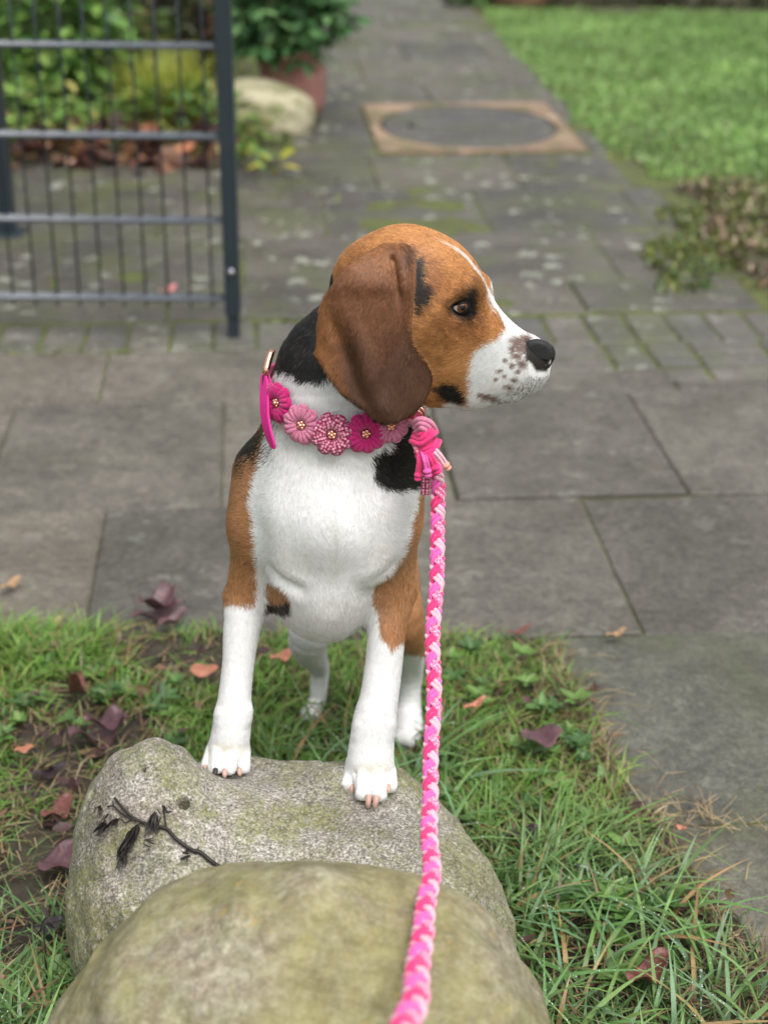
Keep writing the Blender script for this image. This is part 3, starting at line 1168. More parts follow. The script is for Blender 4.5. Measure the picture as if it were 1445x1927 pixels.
def leaf_cloud(name, c, r, n, L, cols, ws, mat, parent=None, droop=0.3, shell=0.55, wl=0.42, whorl=0):
    """leaf-shaped faces spread through a crown"""
    V0, F0 = leafvf(1.0, wl, 0.35, 3, -0.12)
    d = RNG.normal(size=(n, 3))
    d = unit_(d)
    rr = (shell + (1 - shell) * RNG.random(n)) ** 0.7
    lump = 1 + 0.22 * vnoise(d, 2.2, 61) + 0.15 * vnoise(d, 5, 62)
    C0 = np.asarray(c) + d * np.asarray(r) * (rr * lump)[:, None]
    if whorl:
        C0 = np.repeat(C0[:n // whorl], whorl, 0)
        d = np.repeat(d[:n // whorl], whorl, 0)
        n = len(C0)
    az = RNG.uniform(0, 6.283, n)
    outd = d * 0.7 + np.stack([np.cos(az), np.sin(az), np.zeros(n)], 1) * (1.3 if whorl else 0.9)
    outd[:, 2] -= droop * RNG.random(n)
    X = unit_(outd)
    up = unit_(RNG.normal(0, 0.35, (n, 3)) + np.array([0, 0, 1.0]))
    Y = unit_(np.cross(up, X))
    Z = np.cross(X, Y)
    s = L * RNG.uniform(0.6, 1.2, n)
    V = C0[:, None, :] + s[:, None, None] * (V0[None, :, 0:1] * X[:, None] + V0[None, :, 1:2] * Y[:, None] + V0[None, :, 2:3] * Z[:, None])
    F = (np.arange(n) * len(V0))[:, None, None] + np.array(F0)[None]
    o = new_mesh(name, V.reshape(-1, 3), F.reshape(-1, 4), mat, parent)
    set_color(o, np.repeat(palette(n, cols, ws), len(V0), 0))
    return o


def unit_(a):
    return a / (np.linalg.norm(a, axis=-1, keepdims=True) + 1e-12)


M_bark = mat_plain('bark', (0.06, 0.045, 0.033), 0.8, var=0.4, vscale=60, bmp=0.003)


def shrub(name, label, c, r, n, L, cols, ws, cat='shrub', group=None, stems=6, **kw):
    root = empty(name, (c[0], c[1], 0.0))
    tag(root, label, cat, group)
    off = np.array([c[0], c[1], 0.0])
    o = leaf_cloud('foliage', np.array(c) - off, r, n, L, cols, ws, M_leafy, root, **kw)
    mb = MB()
    for k in range(stems):
        a = k * 6.283 / stems + random.random()
        t = np.linspace(0, 1, 6)
        rr = random.uniform(0.3, 0.8)
        path = np.stack([0.02 * math.cos(a) + r[0] * rr * math.cos(a) * t ** 1.4, 0.02 * math.sin(a) + r[1] * rr * math.sin(a) * t ** 1.4, t * (c[2] + r[2] * 0.6)], 1)
        mb.tube(path, np.linspace(0.009, 0.003, 6), 6)
    mb.build('stem', M_bark, root)
    return root


# garden behind the gate
DKG = [(0.05, 0.11, 0.03), (0.09, 0.18, 0.045), (0.15, 0.26, 0.065), (0.22, 0.20, 0.07)]
c = W(85, 110, 5.6)
shrub('bush', 'bushy green shrub with broad leaves at the upper left edge behind the gate', (c[0], 5.6, 0.42), (0.27, 0.24, 0.36), 1500, 0.075, [(0.09, 0.20, 0.045), (0.17, 0.32, 0.07), (0.26, 0.40, 0.10)], [3, 4, 2])
c = W(280, 40, 6.3)
shrub('bush', 'dark sparse shrub with brownish leaves behind the middle of the gate', (c[0], 6.3, 0.5), (0.42, 0.3, 0.5), 1300, 0.06, [(0.045, 0.055, 0.02), (0.075, 0.05, 0.03), (0.10, 0.12, 0.035), (0.028, 0.03, 0.016)], [3, 3, 2, 3])
c = W(395, 70, 6.5)
shrub('bush', 'reddish brown withered shrub just left of the gate post', (c[0], 6.5, 0.42), (0.22, 0.2, 0.36), 800, 0.06, [(0.16, 0.085, 0.055), (0.10, 0.07, 0.04), (0.20, 0.13, 0.09), (0.07, 0.09, 0.03)], [3, 3, 2, 2])
c = W(60, 230, 5.15)
shrub('bush', 'low light green leafy clump behind the left post', (c[0], 5.15, 0.10), (0.22, 0.14, 0.12), 420, 0.055, [(0.14, 0.26, 0.06), (0.25, 0.38, 0.09), (0.40, 0.34, 0.11)], [4, 3, 1], stems=3)
c = W(330, 250, 5.2)
shrub('bush', 'low dark green leafy clump below the upright grass', (c[0], 5.25, 0.08), (0.32, 0.12, 0.11), 520, 0.05, [(0.09, 0.17, 0.04), (0.17, 0.28, 0.06), (0.30, 0.28, 0.08)], [4, 3, 1], stems=3)
c = W(200, 170, 6.0)
shrub('bush', 'mid green leafy shrub between the bushy shrub and the upright grass', (c[0], 6.0, 0.22), (0.26, 0.2, 0.22), 700, 0.06, [(0.07, 0.13, 0.03), (0.13, 0.22, 0.05), (0.20, 0.15, 0.07)], [4, 3, 2], stems=4)
# background border further back
for px, Y, h_, lab in ((40, 7.4, 0.7, 'tall dark evergreen shrub at the far left of the bed'), (230, 7.7, 0.8, 'tall dark evergreen shrub in the middle of the far bed'), (430, 7.9, 0.7, 'tall dark evergreen shrub behind the gate post')):
    c = W(px, 20, Y)
    shrub('bush', lab, (c[0], Y, h_ * 0.5), (0.55, 0.35, h_ * 0.6), 1300, 0.09, DKG, [4, 3, 1.2, 0.6])


def tuft(name, label, base, n, h, spread, cols, ws, wd=0.006, cat='ornamental grass'):
    P = np.stack([base[0] + RNG.normal(0, spread * 0.35, n), base[1] + RNG.normal(0, spread * 0.35, n), np.full(n, base[2])], 1)
    az = np.arctan2(P[:, 1] - base[1], P[:, 0] - base[0]) + RNG.normal(0, 0.4, n)
    o = blades(name, P, h * RNG.uniform(0.6, 1.1, n), np.full(n, wd), az, RNG.uniform(0.05, 0.55, n), palette(n, cols, ws), M_blade, seg=4)
    tag(o, label, cat)
    return o


b_ = G(312, 238, 0.03)
tuft('grass_tuft', 'upright yellow-green ornamental grass behind the gate', (b_[0], b_[1], 0.03), 420, 0.30, 0.15, [(0.36, 0.40, 0.06), (0.48, 0.50, 0.10), (0.25, 0.30, 0.05)], [3, 2, 2])

# potted evergreen
pc = W(567, 175, 5.72)
pot = empty('flower_pot', (pc[0], pc[1], 0.0))
tag(pot, 'terracotta flower pot leaning behind the pale boulder', 'flower pot')
pot.rotation_euler = (0, rad(-12), 0)
M_terra = mat_plain('terracotta', (0.34, 0.165, 0.14), 0.75, 0.3, var=0.25, vscale=14, bmp=0.002)


def lathe(prof, n=28):
    a = np.linspace(0, 2 * math.pi, n, endpoint=False)
    V, F = [], []
    for r, z in prof:
        for t in a:
            V.append((r * math.cos(t), r * math.sin(t), z))
    for i in range(len(prof) - 1):
        for j in range(n):
            k = (j + 1) % n
            F.append((i * n + j, i * n + k, (i + 1) * n + k, (i + 1) * n + j))
    return np.array(V), F


V, F = lathe([(0.0, 0), (0.075, 0.0), (0.10, 0.05), (0.114, 0.11), (0.118, 0.16), (0.106, 0.21)])
new_mesh('pot_wall', V, F, M_terra, pot)
V, F = lathe([(0.106, 0.21), (0.116, 0.212), (0.116, 0.235), (0.097, 0.235), (0.092, 0.20)])
new_mesh('rim', V, F, M_terra, pot)
V, F = lathe([(0.094, 0.21), (0.0, 0.215)])
new_mesh('potting_soil', V, F, M_soil, pot)
kc = W(535, 45, 5.72)
ev = empty('evergreen_shrub', (pc[0] - 0.05, pc[1], 0.21))
tag(ev, 'glossy dark green evergreen with whorled leaves growing in the terracotta pot', 'potted plant')
off = np.array([pc[0] - 0.05, pc[1], 0.21])
leaf_cloud('foliage', np.array([kc[0] + 0.01, 5.68, 0.40]) - off, (0.215, 0.20, 0.225), 1500, 0.085, [(0.06, 0.15, 0.055), (0.11, 0.24, 0.09), (0.19, 0.34, 0.14)], [3, 4, 3], M_leafy, ev, droop=0.2, shell=0.35, wl=0.36, whorl=7)
mb = MB()
for k in range(6):
    a = k * 1.05
    t = np.linspace(0, 1, 5)
    mb.tube(np.stack([0.03 * math.cos(a) + 0.13 * math.cos(a) * t, 0.03 * math.sin(a) + 0.13 * math.sin(a) * t, 0.30 * t], 1), np.linspace(0.007, 0.003, 5), 6)
mb.build('stem', M_bark, ev)

# pale round boulder
S = Solid()
bc = W(492, 210, 5.50)
S.ell((bc[0], 5.50, 0.045), (0.185, 0.14, 0.110), 0.03, n=2.4)
S.ell((bc[0] - 0.05, 5.52, 0.05), (0.13, 0.12, 0.115), 0.05)
V, F = S.mesh(0.011, post=rock_noise(0.007, 10, 0.003, 30, 71))
m, nt, b = mat_new('pale_stone')
p = worldpos(nt)
n1 = noise(nt, p, 14, 6, 0.68)
c_ = ramp(nt, n1, [(0.36, (0.12, 0.125, 0.05)), (0.52, (0.32, 0.29, 0.18)), (0.66, (0.47, 0.43, 0.31))])
nt.links.new(c_, b.inputs['Base Color'])
b.inputs['Roughness'].default_value = 0.8
bump(nt, b, n1, 0.01)
tag(new_mesh('boulder', V, F, m), 'pale cream rounded boulder beside the terracotta pot', 'boulder')

# sprig with yellowing leaves by the gate post
sp_root = empty('sprig', tuple(G(462, 320, 0.0)))
tag(sp_root, 'low plant with green and yellow leaves right of the gate post', 'plant')
off = np.array(sp_root.location)
for nm, px, py, n, cs in (('green_leaf', 470, 292, 16, [(0.06, 0.19, 0.035), (0.10, 0.26, 0.05)]), ('yellow_leaf', 522, 310, 5, [(0.40, 0.38, 0.05), (0.46, 0.42, 0.08)]), ('yellow_leaf', 458, 268, 5, [(0.26, 0.36, 0.05), (0.36, 0.40, 0.06)])):
    q = G(px, py, 0.035)
    for _ in range(n):
        leaf_cloud(nm, q - off, (0.05, 0.04, 0.025), 1, 0.058, cs, [1, 1], M_leafy, sp_root, wl=0.5)
mb = MB()
for px in (450, 480, 530):
    q = G(px, 300, 0.03) - off
    mb.tube(np.array([(0, 0, 0), q * 0.5 + np.array([0, 0, 0.012]), q]), 0.0025, 6)
mb.build('stem', M_bark, sp_root)

# dead leaf litter along the bed edge, ground cover
def litter(name, label, boxes, n, L, cols, ws, zf, mat=None, kind='stuff', cat='leaf litter'):
    V0, F0 = leafvf(1.0, 0.62, 0.25, 3, 0.15)
    P = []
    for x0, x1, y0, y1, k in boxes:
        P.append(np.stack([RNG.uniform(x0, x1, int(n * k)), RNG.uniform(y0, y1, int(n * k)), np.zeros(int(n * k))], 1))
    P = np.concatenate(P)
    n = len(P)
    P[:, 2] = zf(P) + RNG.uniform(0.004, 0.03, n)
    X = unit_(np.stack([RNG.normal(size=n), RNG.normal(size=n), RNG.normal(0, 0.35, n)], 1))
    up = unit_(RNG.normal(0, 0.45, (n, 3)) + np.array([0, 0, 1.0]))
    Y = unit_(np.cross(up, X))
    Z = np.cross(X, Y)
    s = L * RNG.uniform(0.55, 1.25, n)
    V = P[:, None, :] + s[:, None, None] * (V0[None, :, 0:1] * X[:, None] + V0[None, :, 1:2] * Y[:, None] + V0[None, :, 2:3] * Z[:, None])
    F = (np.arange(n) * len(V0))[:, None, None] + np.array(F0)[None]
    o = new_mesh(name, V.reshape(-1, 3), F.reshape(-1, 4), mat or M_dry)
    set_color(o, np.repeat(palette(n, cols, ws), len(V0), 0))
    tag(o, label, cat, kind=kind)
    return o


litter('leaf_litter', 'brown, orange and purplish dead leaves along the bed edge behind the gate', [(-1.25, -0.45, 4.85, 5.12, 0.6), (-1.9, -0.5, 5.0, 6.4, 0.4)], 420, 0.085,
       [(0.10, 0.045, 0.035), (0.055, 0.025, 0.028), (0.36, 0.15, 0.07), (0.46, 0.28, 0.16), (0.17, 0.09, 0.05)], [3, 3, 1.8, 1.0, 2], bed_z)
litter('leaf_litter', 'small dark rotting leaves and bits in the muddy part of the verge', [(-0.60, -0.36, 1.2, 1.72, 0.6), (-0.5, -0.15, 1.6, 1.95, 0.2), (0.1, 0.4, 1.2, 1.9, 0.2)], 120, 0.022,
       [(0.10, 0.055, 0.045), (0.06, 0.03, 0.03), (0.17, 0.10, 0.06), (0.24, 0.15, 0.085)], [3, 3, 2, 1], verge_z)
n = 5200
P = np.stack([RNG.uniform(-2.2, -0.35, n), RNG.uniform(4.86, 6.2, n), np.zeros(n)], 1)
P = P[(P[:, 0] < -0.42 - 0.06 * (P[:, 1] - 5)) & (vnoise(P, 5, 63) > -0.2)]
P[:, 2] = bed_z(P)
n = len(P)
tag(blades('ground_cover', P, RNG.uniform(0.02, 0.06, n), RNG.uniform(0.006, 0.014, n), RNG.uniform(0, 6.28, n), RNG.uniform(0.3, 1.4, n), palette(n, [(0.17, 0.28, 0.06), (0.28, 0.38, 0.08), (0.11, 0.19, 0.04)], [3, 2, 2]), M_blade, seg=2),
    'mixed low green growth between the shrubs behind the gate', 'ground cover', kind='stuff')

# heath bed at the right with dead stems and moss
n = 3600
P = np.stack([RNG.uniform(0.82, 2.0, n), RNG.uniform(3.6, 4.85, n), np.zeros(n)], 1)
P[:, 2] = bed2_z(P)
P = P[(P[:, 2] > -0.005) & (vnoise(P, 5, 66) > -0.35)]
n = len(P)
tag(blades('dead_heath', P, RNG.uniform(0.012, 0.040, n), RNG.uniform(0.006, 0.016, n), RNG.uniform(0, 6.28, n), RNG.uniform(0.3, 1.6, n),
           palette(n, [(0.24, 0.155, 0.10), (0.12, 0.08, 0.055), (0.40, 0.31, 0.22), (0.15, 0.19, 0.05)], [2.5, 3, 1.5, 3]), M_dry, seg=3), 'dry brown heath stems in the bed at the right edge', 'dead plants', kind='stuff')
n = 5200
P = np.stack([RNG.uniform(0.66, 1.6, n), RNG.uniform(3.45, 4.85, n), np.zeros(n)], 1)
P[:, 2] = np.maximum(bed2_z(P), 0.0)
P = P[vnoise(P, 6, 67) + 1.2 * (P[:, 0] - 0.92) > 0.0]
n = len(P)
tag(blades('moss', P, RNG.uniform(0.01, 0.03, n), RNG.uniform(0.008, 0.016, n), RNG.uniform(0, 6.28, n), RNG.uniform(0.3, 1.2, n), palette(n, [(0.11, 0.14, 0.025), (0.17, 0.19, 0.035), (0.07, 0.12, 0.03)], [3, 2, 2]), M_blade, seg=2),
    'green moss creeping over the slab edges at the right', 'moss', kind='stuff')
# moss and grass in the joints
P = []
for k in range(900):
    r = random.random()
    if r < 0.45:
        q = LP(random.uniform(-1.6, 0.2), 0.80 + random.choice([0, 0.19]) + random.gauss(0, 0.008), A1, PV1)
    elif r < 0.75:
        q = LP(random.uniform(-1.6, 0.9), random.choice([-0.10, -0.575, 0.37, 0.80, -0.82]) + random.gauss(0, 0.01), A2, PV2)
    else:
        q = np.array([random.choice([-0.35, -0.18, 0.28, 0.55]) + random.gauss(0, 0.05), random.uniform(4.5, 5.9)])
    P.append((q[0], q[1], -0.01))
P = np.array(P)
P = P[vnoise(P, 3.5, 68) > -0.15]
n = len(P)
tag(blades('joint_moss', P, RNG.uniform(0.010, 0.028, n), RNG.uniform(0.006, 0.014, n), RNG.uniform(0, 6.28, n), RNG.uniform(0.4, 1.5, n), palette(n, [(0.14, 0.18, 0.03), (0.20, 0.25, 0.04), (0.09, 0.14, 0.03)], [3, 2, 2]), M_blade, seg=2),
    'yellow-green moss in the joints of the paving near the gate', 'moss', kind='stuff')
# far border across the top right
for i, (x0, hh, cs) in enumerate(((0.9, 0.10, [(0.10, 0.07, 0.04), (0.07, 0.09, 0.03)]), (1.5, 0.14, [(0.06, 0.10, 0.03), (0.10, 0.08, 0.04)]), (2.2, 0.13, [(0.09, 0.07, 0.04), (0.06, 0.10, 0.03)]), (2.9, 0.15, [(0.05, 0.10, 0.03), (0.08, 0.14, 0.04)]))):
    shrub('border_plant', ['low brownish border plant behind the left end of the lawn', 'low green-brown border plant behind the middle of the lawn', 'low brown border plant behind the right half of the lawn', 'low green border plant behind the right end of the lawn'][i],
          (x0 + 0.2, 8.75, hh), (0.40, 0.22, hh + 0.05), 500, 0.07, cs, [1, 1], cat='plant', group='low plants in the border behind the lawn', stems=3)
c = G(878, 8, 0)
shrub('border_plant', 'dark green clump at the far right edge of the path', (c[0], c[1], 0.06), (0.11, 0.10, 0.10), 260, 0.06, [(0.05, 0.12, 0.03), (0.08, 0.17, 0.04)], [1, 1], cat='plant', stems=3)
c = G(985, 10, 0)
tr = empty('plant_trough', (c[0], c[1] + 0.1, 0))
tag(tr, 'shallow reddish clay trough at the far end of the lawn by the path', 'planter')
V, F = lathe([(0, 0.0), (0.17, 0.0), (0.195, 0.05), (0.20, 0.11)])
new_mesh('trough_wall', V, F, mat_plain('red_clay', (0.36, 0.20, 0.14), 0.75, var=0.2, vscale=12), tr)
V, F = lathe([(0.20, 0.11), (0.21, 0.112), (0.21, 0.135), (0.185, 0.135), (0.18, 0.09), (0, 0.09)])
new_mesh('rim', V, F, mat_plain('red_clay_rim', (0.38, 0.22, 0.15), 0.75, var=0.2, vscale=12), tr)

# ------------------------------------------------------------------ the metal gate
M_anth = mat_plain('anthracite_paint', (0.018, 0.028, 0.036), 0.38, 0.5, var=0.12, vscale=8)
M_rod = mat_plain('sky_lit_anthracite_rod', (0.095, 0.108, 0.125), 0.28, 0.6, var=0.2, vscale=20)  # paler than the stile paint: sky reflection on the rods put into the colour
pb = G(441, 634, 0.0)
gate = empty('garden_gate', (pb[0], pb[1], 0.0))
tag(gate, 'anthracite double-rod mesh garden gate standing open at the left', 'gate')
top = W(421, 0, pb[1])
MB().box((0, 0, 0.055), (0.033, 0.04, 1.25), 0.002).build('stile', M_anth, gate, smooth=False)
MB().box((0, 0, -0.02), (0.026, 0.03, 0.078), 0.001).build('stile_foot', M_anth, gate, smooth=False)
bz = W(437, 507, pb[1])[2]
mb = MB()
mb.tube([(0, -0.018, bz), (0, -0.026, bz)], [0.008, 0.008], 10)
mb.build('bolt', mat_plain('zinc', (0.3, 0.31, 0.32), 0.4, metal=0.8), gate)
px0 = -1.25
rz_ = []
for row in (84, 253, 411, 557):
    rz_.append(W(300, row, pb[1] + 0.01)[2])
rz_ = rz_ + [rz_[0] + (rz_[0] - rz_[1]) * 1.0, rz_[0] + 2 * (rz_[0] - rz_[1])]
rod = None
for z in rz_:
    for yy in (-0.011, 0.011):
        if rod is None:
            V, F = tube([(px0, 0, 0), (-0.02, 0, 0)], 0.0062, 10)
            rod = new_mesh('horizontal_rod', V, F, M_rod, gate)
            o = rod
        else:
            o = rod.copy()
            COL.objects.link(o)
        o.location = (0, yy, z)
wire = None
k = 0
x = -0.045
while x > px0:
    if wire is None:
        V, F = tube([(0, 0, rz_[3] - 0.022), (0, 0, rz_[5] + 0.02)], 0.0024, 8)
        wire = new_mesh('vertical_wire', V, F, M_anth, gate)
        o = wire
    else:
        o = wire.copy()
        COL.objects.link(o)
    o.location = (x, 0, 0)
    x -= 0.0485
lp = G(11, 440, 0.0)
po = empty('gate_post', (lp[0], lp[1], 0))
tag(po, 'dark gate post at the left edge behind the gate', 'post')
MB().box((0, 0, 0), (0.055, 0.055, 1.3), 0.003).build('post', M_anth, po, smooth=False)
MB().box((0, 0, 0), (0.10, 0.10, 0.008), 0.002).build('base_plate', M_anth, po, smooth=False)

# ------------------------------------------------------------------ the beagle
YM = 1.405                                   # middle plane of the turned head


def build_dog():
    S = Solid()

    def C(a, b, ra, rb, k=0.012, grp='', flat=None, sub=False):
        A, B = W(*a), W(*b)
        S.cone(A, B, ra * mpp(A), rb * mpp(B), k, grp, flat, sub)

    def E(c, rx, ry, rz, k=0.012, grp='', rot=None, sub=False, n=2.0):
        """rx, rz in pixels, ry in metres"""
        A = W(*c)
        m = mpp(A)
        S.ell(A, (rx * m, ry, rz * m), k, grp, rot, sub, n)

    def T(pts, k=0.014, grp='', sub=2, flat=None):
        """a limb: (px, py, Y, radius in px) stations"""
        P = [W(*p[:3]) for p in pts]
        S.chain(P, [p[3] * mpp(q) for p, q in zip(pts, P)], k, grp, sub, flat)

    # trunk
    E((610, 975, 1.475), 138, 0.100, 132, 0.03, 'torso')
    E((618, 930, 1.43), 138, 0.072, 120, 0.03, 'torso')
    C((612, 1000, 1.50), (650, 1010, 1.70), 142, 112, 0.04, 'torso')
    E((612, 1052, 1.452), 102, 0.098, 146, 0.04, 'torso')
    C((616, 1090, 1.455), (630, 1120, 1.60), 76, 64, 0.04, 'torso')
    E((628, 985, 1.385), 62, 0.034, 60, 0.04, 'torso')                   # breastbone
    C((548, 965, 1.395), (560, 1062, 1.386), 44, 40, 0.022, 'torso')      # pectorals
    C((712, 960, 1.392), (706, 1055, 1.384), 44, 38, 0.022, 'torso')
    C((634, 970, 1.326), (628, 1150, 1.342), 4, 3, 0.022, 'torso', None, True)
    C((508, 1078, 1.372), (556, 1108, 1.356), 3, 3, 0.016, 'torso', None, True)
    C((752, 1064, 1.372), (704, 1104, 1.356), 3, 3, 0.016, 'torso', None, True)
    # shoulders and upper arms
    C((502, 890, 1.45), (488, 985, 1.425), 60, 54, 0.03, 'torso')
    C((496, 985, 1.425), (478, 1100, 1.435), 48, 38, 0.025, 'torso')
    C((734, 870, 1.44), (728, 980, 1.42), 60, 56, 0.03, 'torso')
    C((726, 985, 1.42), (728, 1090, 1.425), 50, 42, 0.025, 'torso')
    # neck
    T([(668, 540, 1.425, 44), (655, 600, 1.428, 56), (644, 650, 1.43, 84), (640, 705, 1.43, 120), (646, 770, 1.43, 140), (634, 840, 1.432, 146), (620, 910, 1.435, 140)],
      0.03, 'neck', 2, ((0, 1, 0), 0.84))
    C((770, 690, YM), (742, 800, 1.415), 42, 50, 0.03, 'neck')
    # fore legs
    T([(483, 1045, 1.430, 36), (470, 1110, 1.432, 41), (456, 1180, 1.417, 34), (449, 1245, 1.404, 29), (443, 1300, 1.393, 29.5),
       (440, 1340, 1.386, 33), (434, 1385, 1.380, 36), (430, 1405, 1.378, 36)], 0.013, 'fore')
    T([(734, 1050, 1.424, 42), (733, 1115, 1.420, 43), (728, 1180, 1.405, 35.5), (722, 1250, 1.390, 34), (714, 1310, 1.374, 35),
       (706, 1350, 1.364, 39), (700, 1395, 1.356, 41), (697, 1430, 1.348, 43)], 0.013, 'fore')
    # elbows, wrist bones and the hollow along the forearm
    C((442, 1118, 1.440), (447, 1140, 1.436), 16, 13, 0.014, 'fore')
    C((757, 1112, 1.428), (754, 1138, 1.424), 22, 16, 0.014, 'fore')
    C((463, 1338, 1.380), (462, 1350, 1.379), 7.5, 7, 0.010, 'fore')
    C((418, 1342, 1.380), (417, 1354, 1.378), 8, 7, 0.010, 'fore')
    C((729, 1362, 1.355), (728, 1376, 1.353), 8.5, 8, 0.010, 'fore')
    C((681, 1366, 1.353), (680, 1380, 1.351), 8.5, 8, 0.010, 'fore')
    C((446, 1200, 1.388), (437, 1320, 1.362), 2.5, 2.0, 0.012, 'fore', None, True)
    C((715, 1210, 1.374), (702, 1345, 1.338), 2.5, 2.0, 0.012, 'fore', None, True)
    # paws: four toes each
    E((431, 1422, 1.378), 38, 0.022, 26, 0.012, 'fore')
    for a, b, ra, rb in (((403, 1412, 1.376), (391, 1440, 1.362), 15, 12),
                         ((414, 1404, 1.372), (405, 1445, 1.349), 16, 13.5),
                         ((440, 1404, 1.372), (431, 1446, 1.348), 16, 13.5),
                         ((456, 1412, 1.376), (459, 1445, 1.358), 14, 11.5)):
        C(a, b, ra, rb, 0.0022, 'fore')
    for a, b in (((397, 1412, 1.361), (395, 1444, 1.346)), ((423, 1408, 1.355), (418, 1448, 1.339)), ((449, 1410, 1.357), (447, 1446, 1.342))):
        C(a, b, 1.6, 2.4, 0.005, 'fore', None, True)
    E((694, 1454, 1.346), 43, 0.022, 28, 0.012, 'fore')
    for a, b, ra, rb in (((668, 1448, 1.346), (657, 1474, 1.331), 17, 14),
                         ((683, 1440, 1.342), (683, 1492, 1.308), 18.5, 15.5),
                         ((712, 1440, 1.342), (713, 1494, 1.306), 18.5, 15.5),
                         ((729, 1450, 1.346), (734, 1478, 1.326), 16, 13)):
        C(a, b, ra, rb, 0.0022, 'fore')
    for a, b in (((671, 1452, 1.330), (668, 1486, 1.310)), ((698, 1446, 1.322), (698, 1496, 1.297)), ((724, 1454, 1.329), (726, 1486, 1.309))):
        C(a, b, 1.8, 2.8, 0.005, 'fore', None, True)
    # hind legs
    T([(640, 1050, 1.72, 84), (610, 1120, 1.68, 66), (586, 1185, 1.66, 42), (580, 1218, 1.69, 32), (598, 1250, 1.78, 19), (602, 1270, 1.80, 16),
       (597, 1315, 1.80, 16), (590, 1335, 1.785, 18), (584, 1345, 1.765, 18)], 0.02, 'hind')
    T([(712, 1050, 1.70, 72), (740, 1110, 1.66, 50), (756, 1170, 1.645, 42), (766, 1215, 1.69, 32), (772, 1255, 1.75, 24), (770, 1300, 1.76, 21),
       (767, 1345, 1.748, 25), (767, 1372, 1.72, 27), (767, 1382, 1.708, 24)], 0.02, 'hind')
    C((756, 1372, 1.715), (752, 1388, 1.700), 12, 11, 0.006, 'hind')
    C((772, 1374, 1.712), (772, 1392, 1.696), 13, 12, 0.006, 'hind')
    C((690, 1000, 1.78), (690, 1010, 1.92), 26, 10, 0.02, 'hind')        # tail
    # head
    E((748, 526, YM + 0.008), 96, 0.055, 95, 0.02, 'head')
    C((688, 508, YM + 0.01), (700, 540, YM + 0.01), 42, 50, 0.02, 'head')
    E((796, 527, YM), 88, 0.050, 77, 0.03, 'head')
    E((838, 548, YM), 56, 0.040, 58, 0.03, 'head')
    C((806, 610, YM - 0.024), (836, 665, YM - 0.018), 62, 52, 0.03, 'head')
    C((806, 610, YM + 0.024), (836, 665, YM + 0.018), 62, 52, 0.03, 'head')
    C((770, 600, YM), (790, 690, YM), 84, 54, 0.03, 'head')
    C((852, 546, YM - 0.0255), (880, 549, YM - 0.0245), 27, 23, 0.012, 'head')   # brows
    C((872, 535, YM + 0.024), (892, 540, YM + 0.024), 34, 28, 0.010, 'head')
    C((846, 618, YM - 0.027), (880, 622, YM - 0.020), 36, 30, 0.02, 'head')
    C((846, 618, YM + 0.027), (880, 622, YM + 0.020), 36, 30, 0.02, 'head')
    C((880, 638, YM), (990, 675, YM), 78, 38, 0.03, 'head', ((0, 1, 0), 0.66))
    C((905, 690, YM - 0.012), (974, 704, YM - 0.007), 66, 36, 0.016, 'head', ((0, 1, 0), 0.42))   # flews
    C((905, 690, YM + 0.012), (974, 704, YM + 0.007), 66, 36, 0.016, 'head', ((0, 1, 0), 0.42))
    C((850, 722, YM - 0.008), (880, 735, YM - 0.006), 36, 26, 0.014, 'head', ((0, 1, 0), 0.8))
    C((880, 746, YM), (962, 738, YM), 20, 16, 0.008, 'head', ((0, 1, 0), 1.0))
    C((996, 666, YM), (1006, 669, YM), 25, 21, 0.010, 'head')
    # corner of the mouth and eye socket cut in
    C((850, 742, YM - 0.05), (890, 752, YM - 0.042), 5, 4, 0.010, 'head', None, True)
    eye = W(868, 578, YM - 0.0405)
    me_ = mpp(eye)
    S.ell(eye + np.array([0.000, -0.010, 0.000]), (20 * me_, 0.0125, 13 * me_), 0.006, 'head', (0, rad(10), 0), True)
    C((893, 560, YM - 0.056), (897, 590, YM - 0.050), 8, 6, 0.012, 'head', None, True)
    # ear: a hanging leaf of skin with its own outline, folds and thickness
    ear_out = [(762, 458), (774, 470), (779, 500), (778, 537), (787, 588), (800, 630), (807, 662), (809, 700), (808, 730),
               (798, 754), (774, 778), (748, 791), (722, 795), (702, 788), (686, 768), (663, 754), (638, 733), (618, 704), (606, 680),
               (592, 664), (597, 640), (598, 612), (602, 578), (614, 552), (640, 520), (660, 495), (690, 474), (728, 458)]

    def ear_mid(u, v):
        y = 1.343 + 0.030 * np.clip((540 - v) / 85, 0, 1) ** 1.6 + 0.010 * np.clip((v - 560) / 230, 0, 1) * -1
        y = y + 0.026 * np.clip((u - 700) / 108, 0, 1) ** 2.2 + 0.012 * np.clip((690 - u) / 95, 0, 1) ** 2 * np.clip((780 - v) / 120, 0, 1)
        # vertical folds
        y = y + 0.0030 * np.exp(-((u - (628 + (v - 600) * 0.38)) / 15.0) ** 2) * smooth01(v, 560, 640) * (1 - smooth01(v, 745, 790))
        y = y - 0.0040 * np.exp(-((u - (662 + (v - 600) * 0.30)) / 22.0) ** 2) * smooth01(v, 540, 620) * (1 - smooth01(v, 760, 795))
        y = y + 0.0030 * np.exp(-((u - (752 - (v - 600) * 0.28)) / 16.0) ** 2) * smooth01(v, 600, 700)
        y = y - 0.0060 * np.exp(-((u - (756 + (v - 470) * 0.10)) / 15.0) ** 2) * (1 - smooth01(v, 540, 640))
        y = y + 0.0075 * np.exp(-((u - (738 + (v - 470) * 0.16)) / 11.0) ** 2) * (1 - smooth01(v, 520, 600)) * smooth01(v, 470, 490)
        return y

